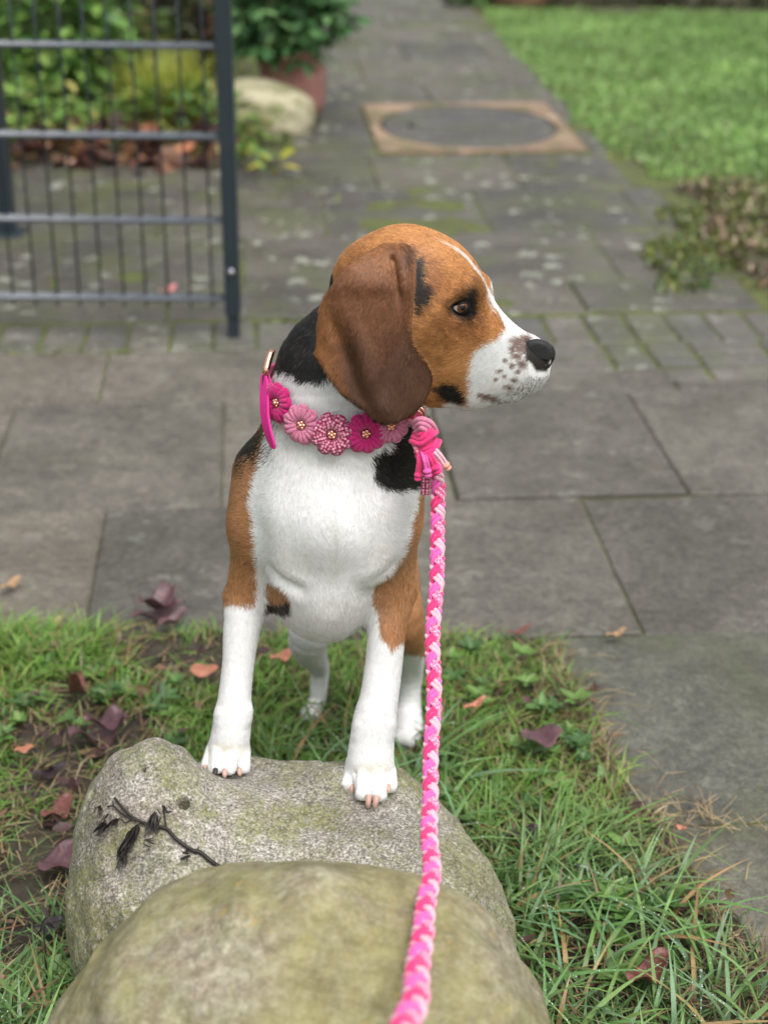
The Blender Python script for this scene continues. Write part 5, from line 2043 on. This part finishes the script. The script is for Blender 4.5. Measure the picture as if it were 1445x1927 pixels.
def closed_spline(P, n):
    m = len(P)
    out = []
    for s_ in np.linspace(0, m, n, endpoint=False):
        i = int(s_)
        t = s_ - i
        a, b, c, d = P[(i - 1) % m], P[i % m], P[(i + 1) % m], P[(i + 2) % m]
        out.append(0.5 * ((2 * b) + (-a + c) * t + (2 * a - 5 * b + 4 * c - d) * t * t + (-a + 3 * b - 3 * c + d) * t ** 3))
    return np.array(out)


BP = closed_spline(RP, 90)
BN = unit(closed_spline(RN_, 90))
BT = unit(np.roll(BP, -1, 0) - np.roll(BP, 1, 0))
BU = unit(np.cross(BT, BN))
mb = MB()
V, F = [], []
n = len(BP)
for i in range(n):
    for a, h in ((-0.0065, 0.0), (-0.0065, 0.003), (0.0065, 0.003), (0.0065, 0.0)):
        V.append(BP[i] + BU[i] * a + BN[i] * h)
for i in range(n):
    for j in range(4):
        k, l = (j + 1) % 4, (i + 1) % n
        F.append((4 * i + j, 4 * i + k, 4 * l + k, 4 * l + j))
new_mesh('band', np.array(V) - coff, F, C_MAG, collar)


def petal_mesh(R, npet, plump):
    mb = MB()
    wd = 2 * math.pi * (R * 0.66) / npet
    cr = wd * 0.35
    for sgn in (-1, 1):
        t = np.linspace(0, 1, 7)
        r = R * (0.30 + 0.56 * t)
        z = 0.0012 + plump * np.sin(math.pi * (0.12 + 0.80 * t))
        off = sgn * cr * 0.80 * (0.66 + 0.34 * t)
        mb.tube(np.stack([r, off, z], 1), cr * (0.66 + 0.34 * t), 8)
    a = np.linspace(-1.75, 1.75, 11)
    mb.tube(np.stack([R * 0.78 + R * 0.17 * np.cos(a), wd * 0.44 * np.sin(a), 0.0008 + 0.0006 * np.cos(a)], 1), R * 0.125, 7)
    return mb


petals = {}


def flower(q, nn, R, mat, label, spin=0.0, npet=9):
    Zx = unit(np.array(nn))
    X = unit(np.cross(np.array([0, 0, 1.0]), Zx))
    Y = np.cross(Zx, X)
    fl = bpy.data.objects.new('flower', None)
    fl.empty_display_size = 0.01
    COL.objects.link(fl)
    fl.parent = collar
    M = Matrix(((X[0], Y[0], Zx[0], q[0] - coff[0]), (X[1], Y[1], Zx[1], q[1] - coff[1]), (X[2], Y[2], Zx[2], q[2] - coff[2]), (0, 0, 0, 1)))
    fl.matrix_local = M @ Matrix.Rotation(spin, 4, 'Z')
    fl['label'] = label
    key = (round(R, 4), npet, mat.name)
    for k in range(npet):
        if key not in petals:
            o = petal_mesh(R, npet, R * 0.17).build('petal', mat, fl)
            petals[key] = o
        else:
            o = petals[key].copy()
            COL.objects.link(o)
            o.parent = fl
        o.rotation_euler = (random.uniform(-.06, .06), random.uniform(-.08, .08), k * 2 * math.pi / npet + random.uniform(-.05, .05))
    mb = MB()
    V, F = ballvf(10, 6)
    for k in range(5):
        a = k * 2 * math.pi / 5
        mb.add(V * np.array([0.0021, 0.0021, 0.0018]) + np.array([0.0029 * math.cos(a), 0.0029 * math.sin(a), 0.0038]), F)
    mb.add(V * 0.0022 + np.array([0, 0, 0.0050]), F)
    mb.build('bead', M_gold, fl)
    V, F = ballvf(12, 6)
    new_mesh('flower_heart', V * np.array([R * 0.42, R * 0.42, 0.0022]) + np.array([0, 0, 0.001]), F, mat, fl)


def fl_at(px, py, Y, off=0.007, tilt=(0, 0, 0)):
    q, nn = project(W(px, py, Y), 0.0, GR)
    nn = unit(nn + np.array(tilt))
    return q + nn * off, nn


q, nn = fl_at(526, 757, 1.39, 0.0065)
flower(q, nn, 0.0190, C_MAG, 'magenta flower at the side of the neck', 0.2)
q, nn = fl_at(561, 803, 1.36)
flower(q, nn, 0.0190, C_ROSE, 'dusty rose flower', 0.1)
q, nn = fl_at(621, 828, 1.34, 0.0075)
flower(q, nn, 0.0200, C_DOTD, 'dotted wine and pink flower', 0.3, 8)
q, nn = fl_at(692, 830, 1.34, 0.0075)
flower(q, nn, 0.0200, C_MAG, 'magenta flower in front of the black patch', 0.0)
q, nn = fl_at(744, 815, 1.35)
flower(q, nn, 0.0175, C_ROSE, 'dusty rose flower under the ear tip', 0.25)
# strap end hanging at the left and buckle
sp = [project(W(507, 706, 1.415), 0.010, GR)[0]] + [W(500, 735, 1.40), W(499, 775, 1.385), W(506, 812, 1.372), W(516, 843, 1.366)]
sp = np.array(sp)
tt = np.linspace(0, 1, 15)
k_ = np.linspace(0, 1, 5)
path = np.stack([np.interp(tt, k_, sp[:, i]) for i in range(3)], 1)
for _ in range(3):
    path[1:-1] = (path[:-2] + 2 * path[1:-1] + path[2:]) / 4
wv = unit(np.array([0.50, -0.82, 0.10]))
ww = np.array([0.5, .8, .9, 1, 1, 1, 1, 1, 1, 1, 1, 1, 0.95, 0.8, 0.42]) * 0.0078
V, F = [], []
nv = unit(np.cross(wv, np.array([0, 0, 1.0])))
for i in range(15):
    for a, h in ((-1, 0), (-1, 1), (1, 1), (1, 0)):
        V.append(path[i] + wv * ww[i] * a + nv * 0.0022 * h)
for i in range(14):
    for j in range(4):
        k = (j + 1) % 4
        F.append((4 * i + j, 4 * i + 4 + j, 4 * i + 4 + k, 4 * i + k))
F += [(0, 1, 2, 3), (59, 58, 57, 56)]
st = new_mesh('strap_end', np.array(V) - coff, F, M_strap, collar, smooth=False)
bm_ = bmesh.new()
bm_.from_mesh(st.data)
bmesh.ops.recalc_face_normals(bm_, faces=bm_.faces)
bm_.to_mesh(st.data)
bm_.free()
mb = MB()
bc_ = [(503, 704), (503, 692), (508, 680), (518, 670), (528, 666)]
pp = np.array([project(W(*b__, 1.42 + 0.004 * i), 0.008, GR)[0] for i, b__ in enumerate(bc_)])
mb.tube(pp, 0.0035, 10)
mb.build('buckle', M_gold, collar).data.transform(Matrix.Translation(-Vector(coff)))
mb = MB()
pp = np.array([W(500, 706, 1.413), W(499, 722, 1.408), W(501, 738, 1.402)])
mb.tube(pp, 0.0032, 8)
mb.build('strap_keeper', M_wine, collar).data.transform(Matrix.Translation(-Vector(coff)))
mb = MB()
a = np.linspace(0, 2 * math.pi, 17)
rc = W(781, 783, 1.365)
mb.tube(np.stack([rc[0] + 0.006 * np.cos(a), rc[1] + 0 * a, rc[2] + 0.006 * np.sin(a)], 1), 0.0013, 8)
mb.build('ring', M_gold, collar).data.transform(Matrix.Translation(-Vector(coff)))

# ------------------------------------------------------------------ leash
lz = W(820, 900, 1.35)
leash = empty('leash', tuple(lz))
tag(leash, 'pink four-strand braided rope leash hanging from the collar towards the viewer', 'leash')
loff = Vector(lz)
LS = [(812, 868, 1.352), (820, 905, 1.352), (822, 950, 1.345), (821, 1100, 1.29), (815, 1250, 1.225), (811, 1400, 1.165), (810, 1500, 1.11), (809, 1600, 1.03), (803, 1700, 0.94), (790, 1800, 0.86),
      (776, 1880, 0.79), (762, 1940, 0.73), (738, 2050, 0.62)]
P = np.array([W(*q) for q in LS])
dd = np.r_[0, np.cumsum(np.linalg.norm(np.diff(P, axis=0), axis=1))]
Sx = np.linspace(0, dd[-1], 700)


def cr_interp(x, xp, fp):
    m = np.gradient(fp, xp)
    i = np.clip(np.searchsorted(xp, x) - 1, 0, len(xp) - 2)
    h = xp[i + 1] - xp[i]
    t = (x - xp[i]) / h
    return (2 * t ** 3 - 3 * t ** 2 + 1) * fp[i] + (t ** 3 - 2 * t ** 2 + t) * h * m[i] + (-2 * t ** 3 + 3 * t ** 2) * fp[i + 1] + (t ** 3 - t ** 2) * h * m[i + 1]


CP = np.stack([cr_interp(Sx, dd, P[:, i]) for i in range(3)], 1)
CP[:, 0] += 0.0011 * np.sin(Sx * 31) + 0.0008 * np.sin(Sx * 57 + 1)
CT = unit(np.gradient(CP, axis=0))
CX = unit(np.array([1.0, 0, 0]) - CT * CT[:, 0:1])
CY = np.cross(CT, CX)                     # outward, roughly towards the camera
if (CY @ np.array([0, -1, 0.5])).mean() < 0:
    CY = -CY
per = 0.0350
kw_ = np.interp(Sx, [dd[6], dd[8], dd[10], dd[-1]], [1.0, 1.08, 1.30, 1.45])
kp_ = np.interp(Sx, [dd[6], dd[8], dd[10], dd[-1]], [1.0, 1.25, 1.7, 1.9])
phs = np.cumsum(2 * math.pi * np.gradient(Sx) / (per * kp_))
twist = np.interp(Sx, [0, 0.25, 0.5, dd[-1]], [rad(45), rad(42), rad(8), 0])
A_ = 0.0042
for mats, sgn, ph in ((C_HOT, 1, 0.0), (C_ORC, 1, math.pi), (C_LIT, -1, 0.0), (C_DOT, -1, math.pi)):
    mb = MB()
    th = sgn * phs + ph + (0.0 if sgn > 0 else math.pi * 0.5 + math.pi * 0.5)
    # over at front and back for one pair, at the sides for the other
    r = A_ * kw_ * (1 + sgn * 0.24 * np.cos(2 * (th - math.pi / 2)))
    thr = th + twist
    rx, ry = r * np.cos(thr) * 1.05, r * np.sin(thr) * 0.95
    Cn = CP + CX * rx[:, None] + CY * ry[:, None]
    Tn = unit(np.gradient(Cn, axis=0))
    rad_dir = unit(CX * np.cos(thr)[:, None] + CY * np.sin(thr)[:, None])
    side = np.cross(Tn, rad_dir)
    for s_ in (-1, 1):
        mb.tube(Cn + side * (s_ * 0.00200 * kw_)[:, None], 0.00218 * kw_, 7)
    o = mb.build('strand', mats, leash)
    o.data.transform(Matrix.Translation(-loff))
# knot under the hook
def cordobj(name, pts, r, mat, k=1, sep=0.0):
    mb = MB()
    Q = np.array([W(*p__) for p__ in pts])
    x = np.linspace(0, len(Q) - 1, 8 * len(Q))
    path = np.stack([cr_interp(x, np.arange(len(Q)).astype(float), Q[:, i]) for i in range(3)], 1)
    T_ = unit(np.gradient(path, axis=0))
    sd = unit(np.cross(T_, np.array([0, -0.9, 0.43])))
    for j in range(k):
        mb.tube(path + sd * (j - (k - 1) / 2) * sep, r, 8)
    o = mb.build(name, mat, leash)
    o.data.transform(Matrix.Translation(-loff))


yk = 1.352
cordobj('knot_wrap', [(779, 804, yk), (792, 797, yk - 0.009), (806, 803, yk - 0.008), (813, 816, yk)], 0.0026, C_ROSE, 3, 0.0042)
cordobj('knot_wrap', [(776, 822, yk), (792, 826, yk - 0.011), (808, 812, yk - 0.010), (816, 806, yk)], 0.0026, C_HOT, 3, 0.0042)
cordobj('knot_wrap', [(783, 850, yk), (796, 846, yk - 0.011), (812, 838, yk - 0.010), (819, 826, yk)], 0.0028, C_HOT, 3, 0.0044)
cordobj('knot_wrap', [(781, 830, yk), (788, 845, yk - 0.008), (797, 858, yk - 0.006), (806, 870, yk)], 0.0024, C_DOT, 2, 0.0040)
cordobj('knot_core', [(790, 796, yk + 0.004), (797, 830, yk + 0.003), (806, 868, yk + 0.002), (815, 895, yk)], 0.0068, C_MAG)
for pts, mat, kr in (([(790, 845, yk - 0.008), (790, 868, yk - 0.014), (787, 892, yk - 0.014)], C_HOT, 7.5), ([(795, 846, yk - 0.010), (801, 866, yk - 0.018), (804, 884, yk - 0.018)], C_ORC, 8.5),
                     ([(801, 846, yk - 0.010), (812, 862, yk - 0.018), (819, 878, yk - 0.018)], C_HOT, 8.5), ([(807, 840, yk - 0.008), (822, 852, yk - 0.014), (838, 874, yk - 0.012)], C_LIT, 7.5)):
    cordobj('tassel_cord', pts, 0.0017, mat, 2, 0.0030)
    e = W(*pts[-1])
    mb = MB()
    m_ = mpp(e)
    down = unit(e - W(*pts[-2]))
    for j, (kk, rr) in enumerate(((0.2, 1.0), (1.3, 0.86))):
        a = np.linspace(0, 2 * math.pi, 13)
        u1 = unit(np.cross(down, np.array([0, -1.0, 0.3])))
        u2 = np.cross(down, u1)
        c_ = e + down * kk * kr * m_
        mb.tube(np.array([c_ + (u1 * math.cos(t) + u2 * math.sin(t)) * kr * 0.55 * m_ * rr for t in a]), kr * 0.56 * m_ * rr, 8, caps=False)
        V, F = ballvf(10, 6)
        mb.add(V * kr * 0.8 * m_ * rr + c_, F)
    o = mb.build('end_knot', C_PCH if mat is C_LIT else mat, leash)
    o.data.transform(Matrix.Translation(-loff))
cordobj('tassel_cord', [(806, 880, yk), (801, 905, yk - 0.002), (799, 930, yk - 0.002)], 0.0022, C_DOTD, 2, 0.004)
cordobj('tassel_cord', [(818, 880, yk + 0.006), (830, 910, yk + 0.006), (833, 932, yk + 0.006)], 0.0022, C_DOT)
mb = MB()
a = np.linspace(-0.5, math.pi + 0.5, 14)
hc = W(790, 786, 1.358)
mb.tube(np.stack([hc[0] + 0.0045 * np.cos(a), hc[1] + 0 * a, hc[2] + 0.010 * np.sin(a)], 1), 0.0014, 8)
o = mb.build('snap_hook', M_gold, leash)
o.data.transform(Matrix.Translation(-loff))

# ------------------------------------------------------------------ dry twig on the boulder
def on_rock(px, py, lift=0.003):
    q, nn = hit(bvh_rock, px, py)
    if q is None:
        q, nn = G(px, py, 0.18), np.array([0, 0, 1.0])
    return q + nn * lift, nn


tw0, _ = on_rock(300, 1560)
twig = empty('twig', tuple(tw0))
tag(twig, 'blackened dry twig with withered flower heads lying on the granite boulder', 'twig')
toff = Vector(tw0)
M_blk = mat_plain('withered_black', (0.017, 0.014, 0.013), 0.55, 0.4, var=0.5, vscale=200)


def rockpath(px, lift=0.004):
    P = np.array([on_rock(*q, lift)[0] for q in px])
    x = np.linspace(0, len(P) - 1, 5 * len(P))
    return np.stack([cr_interp(x, np.arange(len(P)).astype(float), P[:, i]) for i in range(3)], 1)


for px, r0, r1 in (([(219, 1502), (240, 1527), (262, 1545), (290, 1557), (312, 1563), (335, 1583), (360, 1601), (376, 1607), (396, 1623), (424, 1640), (440, 1641)], 0.0013, 0.0022),
                   ([(207, 1519), (218, 1519), (230, 1531), (250, 1541), (275, 1549), (288, 1556)], 0.0008, 0.0012), ([(218, 1519), (216, 1509)], 0.0007, 0.0005),
                   ([(312, 1563), (311, 1545), (308, 1524)], 0.0011, 0.0007), ([(250, 1541), (240, 1550), (232, 1541)], 0.0007, 0.0006), ([(370, 1604), (372, 1596)], 0.0010, 0.0006)):
    P = rockpath(px, 0.0035)
    mb = MB()
    mb.tube(P, np.linspace(r0, r1, len(P)), 7)
    mb.build('stem', M_blk, twig).data.transform(Matrix.Translation(-toff))
lm = []
for sh in range(3):
    V, F = leafvf(1.0, 0.17 + 0.04 * sh, 0.9, 5, 0.16 - 0.14 * sh, 0.03)
    lm.append((V, F))
protos = {}
for cx, cy, n, L, dx, dy in ((200, 1521, 5, 20, -6, 24), (212, 1548, 9, 30, -20, 24), (228, 1540, 6, 22, -16, 20), (255, 1572, 12, 40, -20, 40), (268, 1560, 8, 32, -15, 30), (243, 1600, 7, 30, -10, 26),
                             (298, 1538, 9, 30, -8, 30), (308, 1525, 5, 16, 6, 12), (295, 1562, 4, 18, -10, 20), (276, 1588, 3, 20, 20, 2), (356, 1612, 5, 18, -12, 10)):
    for k in range(int(n * 1.5)):
        px, py = cx + random.gauss(0, 4), cy + random.gauss(0, 4)
        q, nn = on_rock(px, py, 0.005 + random.random() * 0.007)
        e_, _ = on_rock(px + dx + random.gauss(0, 7), py + dy + random.gauss(0, 7), 0.005 + random.random() * 0.004)
        X = unit(e_ - q)
        Z = unit(nn + RNG.normal(0, 0.5, 3))
        Y = unit(np.cross(Z, X))
        Z = np.cross(X, Y)
        s_ = L * 0.00055 * random.uniform(0.6, 1.15)
        i = random.randrange(3)
        if i not in protos:
            protos[i] = new_mesh('dry_leaf', lm[i][0], lm[i][1], M_blk, twig)
            o = protos[i]
        else:
            o = protos[i].copy()
            COL.objects.link(o)
        q = q - np.array(toff)
        o.matrix_local = Matrix(((X[0] * s_, Y[0] * s_, Z[0] * s_, q[0]), (X[1] * s_, Y[1] * s_, Z[1] * s_, q[1]), (X[2] * s_, Y[2] * s_, Z[2] * s_, q[2]), (0, 0, 0, 1)))

# ------------------------------------------------------------------ fallen leaves
def leaf_mat(name, col, vein):
    m, nt, b = mat_new(name)
    v = coords(nt)
    n = noise(nt, v, 70, 5, 0.7)
    c = ramp(nt, n, [(0.3, tuple(x * 0.6 for x in col)), (0.55, col), (0.75, vein)])
    nt.links.new(c, b.inputs['Base Color'])
    b.inputs['Roughness'].default_value = 0.38
    b.inputs['Specular IOR Level'].default_value = 0.5
    bump(nt, b, noise(nt, v, 160, 4), 0.002)
    return m


LM = dict(purple=leaf_mat('purple_leaf', (0.105, 0.048, 0.056), (0.20, 0.105, 0.095)), orange=leaf_mat('orange_leaf', (0.44, 0.17, 0.10), (0.55, 0.27, 0.17)),
          red=leaf_mat('red_leaf', (0.17, 0.055, 0.045), (0.28, 0.11, 0.075)), dark=leaf_mat('dark_leaf', (0.04, 0.026, 0.030), (0.075, 0.05, 0.05)),
          tan=leaf_mat('tan_leaf', (0.36, 0.22, 0.11), (0.48, 0.33, 0.19)), pink=leaf_mat('pink_petal', (0.62, 0.24, 0.24), (0.72, 0.36, 0.34)), yellow=leaf_mat('yellow_leaf', (0.38, 0.28, 0.07), (0.5, 0.4, 0.14)))


def fallen(px0, py0, px1, py1, wpx, mat, label, zl=0.012, cup=0.35, curl=0.12, wav=0.05, lift1=0.0, roll=0.0, group='fallen leaves'):
    a, b_ = G(px0, py0, zl), G(px1, py1, zl + lift1)
    L = np.linalg.norm(b_ - a)
    X = (b_ - a) / L
    Y = unit(np.cross(np.array([0, 0, 1.0]), X))
    Z = np.cross(X, Y)
    Y, Z = Y * math.cos(roll) + Z * math.sin(roll), Z * math.cos(roll) - Y * math.sin(roll)
    wm = wpx * mpp(a)
    V, F = leafvf(L, wm, cup * 1.35, 9, curl * 1.5, wav * 1.5)
    V[:, 2] += 0.12 * wm * vnoise(V, 2.2 / wm, 77)
    V[:, 1] += 0.06 * wm * vnoise(V, 4.0 / wm, 78)
    # stalk
    P = V @ np.array([X, Y, Z])
    o = new_mesh('fallen_leaf', P, F, LM[mat])
    o.location = a
    md = o.modifiers.new('thick', 'SOLIDIFY')
    md.thickness = 0.0007
    sb = o.modifiers.new('smooth', 'SUBSURF')
    sb.levels = sb.render_levels = 1
    tag(o, label, 'leaf', group)
    return o


fallen(248, 1172, 352, 1148, 46, 'purple', 'large wet purple-brown leaf on the slab, lower of the pair left of the dog', 0.010, 0.5, 0.05, 0.06)
fallen(330, 1118, 262, 1168, 44, 'purple', 'curled purple-brown leaf on top of another on the slab left of the dog', 0.030, 0.8, 0.1, 0.09)
fallen(300, 1185, 358, 1160, 30, 'purple', 'small folded purple-brown leaf at the lower right of the pair on the slab', 0.014, 0.9, 0.1, 0.06)
fallen(358, 1262, 412, 1264, 56, 'orange', 'round salmon-orange leaf on bare soil left of the front leg', 0.030, 0.15, 0.05, 0.02)
fallen(980, 1395, 1060, 1384, 74, 'purple', 'broad purple leaf on the grass right of the leash', 0.040, 0.25, 0.05, 0.05)
fallen(950, 1582, 1018, 1572, 40, 'dark', 'dark rotting leaf in the grass right of the granite boulder', 0.030, 0.5, 0.1, 0.08)
fallen(1196, 1640, 1222, 1664, 36, 'red', 'small reddish leaf in the grass near the slab corner', 0.030, 0.3)
fallen(1180, 1860, 1258, 1812, 62, 'red', 'crumpled reddish brown leaf in long grass at lower right', 0.032, 0.5, 0.1, 0.09)
fallen(508, 1244, 558, 1232, 34, 'orange', 'orange leaf on the grass behind the front legs', 0.034, 0.3)
fallen(872, 1338, 918, 1322, 20, 'orange', 'narrow orange-brown leaf in the grass just right of the leash', 0.040, 0.6)
fallen(150, 1280, 140, 1335, 30, 'red', 'upright rust-brown leaf at the back of the muddy patch', 0.020, 0.6, 0.2, 0.05, 0.03)
fallen(130, 1400, 250, 1372, 66, 'purple', 'large torn purple leaf behind the left end of the granite boulder', 0.020, 0.4, 0.05, 0.1)
fallen(235, 1352, 160, 1378, 50, 'purple', 'purple leaf with raised edge at the back of the leaf pile', 0.034, 0.5, 0.1, 0.1)
fallen(28, 1416, 66, 1412, 28, 'orange', 'small rust-orange leaf at the left edge of the mud', 0.030, 0.4)
fallen(80, 1545, 140, 1510, 50, 'red', 'dark red leaf pressed in mud left of the granite boulder', 0.018, 0.3, 0.1, 0.08)
fallen(78, 1648, 148, 1598, 70, 'purple', 'broad purple leaf in mud touching the granite boulder', 0.024, 0.3, 0.1, 0.06)
fallen(60, 1465, 132, 1452, 34, 'dark', 'dark wet leaf in mud above the dark red one', 0.020, 0.4)
fallen(60, 1765, 125, 1740, 44, 'dark', 'dark leaf in the grass at lower left', 0.030, 0.4)
fallen(952, 1196, 1004, 1186, 16, 'red', 'reddish leaf on the slab behind the grass tip', 0.012, 0.5)
fallen(300, 552, 336, 545, 30, 'pink', 'pink petal-like leaf under the bottom rod of the gate', 0.012, 0.3)
fallen(2, 1112, 44, 1094, 26, 'tan', 'tan leaf on the slab at the left edge', 0.010, 0.4)
fallen(90, 1188, 120, 1170, 24, 'tan', 'pale tan leaf where slab and grass meet at left', 0.014, 0.5)
fallen(1140, 1200, 1180, 1192, 18, 'tan', 'pale tan leaf beside the corner of the near slab', 0.012, 0.5)
fallen(1082, 1630, 1112, 1650, 20, 'dark', 'small blackish leaf in the middle of the right-hand grass', 0.028, 0.5)
fallen(1270, 1555, 1292, 1565, 16, 'orange', 'tiny orange leaf at the joint between the two near slabs', 0.016, 0.4)

# straw at the slab edge, blackened stem at lower left
mb = MB()
for k in range(110):
    if k < 45:
        c = G(random.gauss(1310, 55), random.gauss(1545, 14), 0)
    else:
        yy = random.uniform(0.95, 1.95)
        c = np.array([verge_edge(yy) + random.gauss(-0.015, 0.03), yy, 0])
    a = random.uniform(0, 6.28)
    L = random.uniform(0.02, 0.07)
    d = np.array([math.cos(a), math.sin(a), 0])
    z = 0.004 + random.random() * 0.008
    mb.tube(np.array([c + (0, 0, z), c + d * L * 0.5 + (random.gauss(0, .004), random.gauss(0, .004), z + random.uniform(0, 0.012)), c + d * L + (0, 0, z + random.uniform(-.002, 0.008))]), 0.0006, 4)
tag(mb.build('straw', mat_plain('straw', (0.34, 0.25, 0.14), 0.7, var=0.4, vscale=60)), 'dry straw and dead roots along the slab edge', 'straw', kind='stuff')
ds = empty('dead_stem', tuple(G(85, 1890, 0.0)))
tag(ds, 'thin black dead stem standing in wet grass at the lower left', 'dead stem')
q0 = G(86, 1895, 0.01)
mb = MB()
q1 = W(82, 1735, q0[1] + 0.015)
mb.tube(np.array([q0, q0 * 0.6 + q1 * 0.4 + np.array([0.002, 0, 0]), q1]), np.array([0.0018, 0.0015, 0.0009]), 6)
mb.build('stem', M_blk, ds).data.transform(Matrix.Translation(-ds.location))
mb = MB()
for k in range(10):
    V, F = leafvf(0.014, 0.004, 0.6)
    V = V @ np.array(Euler((random.uniform(-1, 1), random.uniform(-1, 1), random.uniform(0, 6))).to_matrix()).T
    mb.add(V + q1 + RNG.normal(0, 0.005, 3), F)
mb.build('withered_head', M_blk, ds).data.transform(Matrix.Translation(-ds.location))
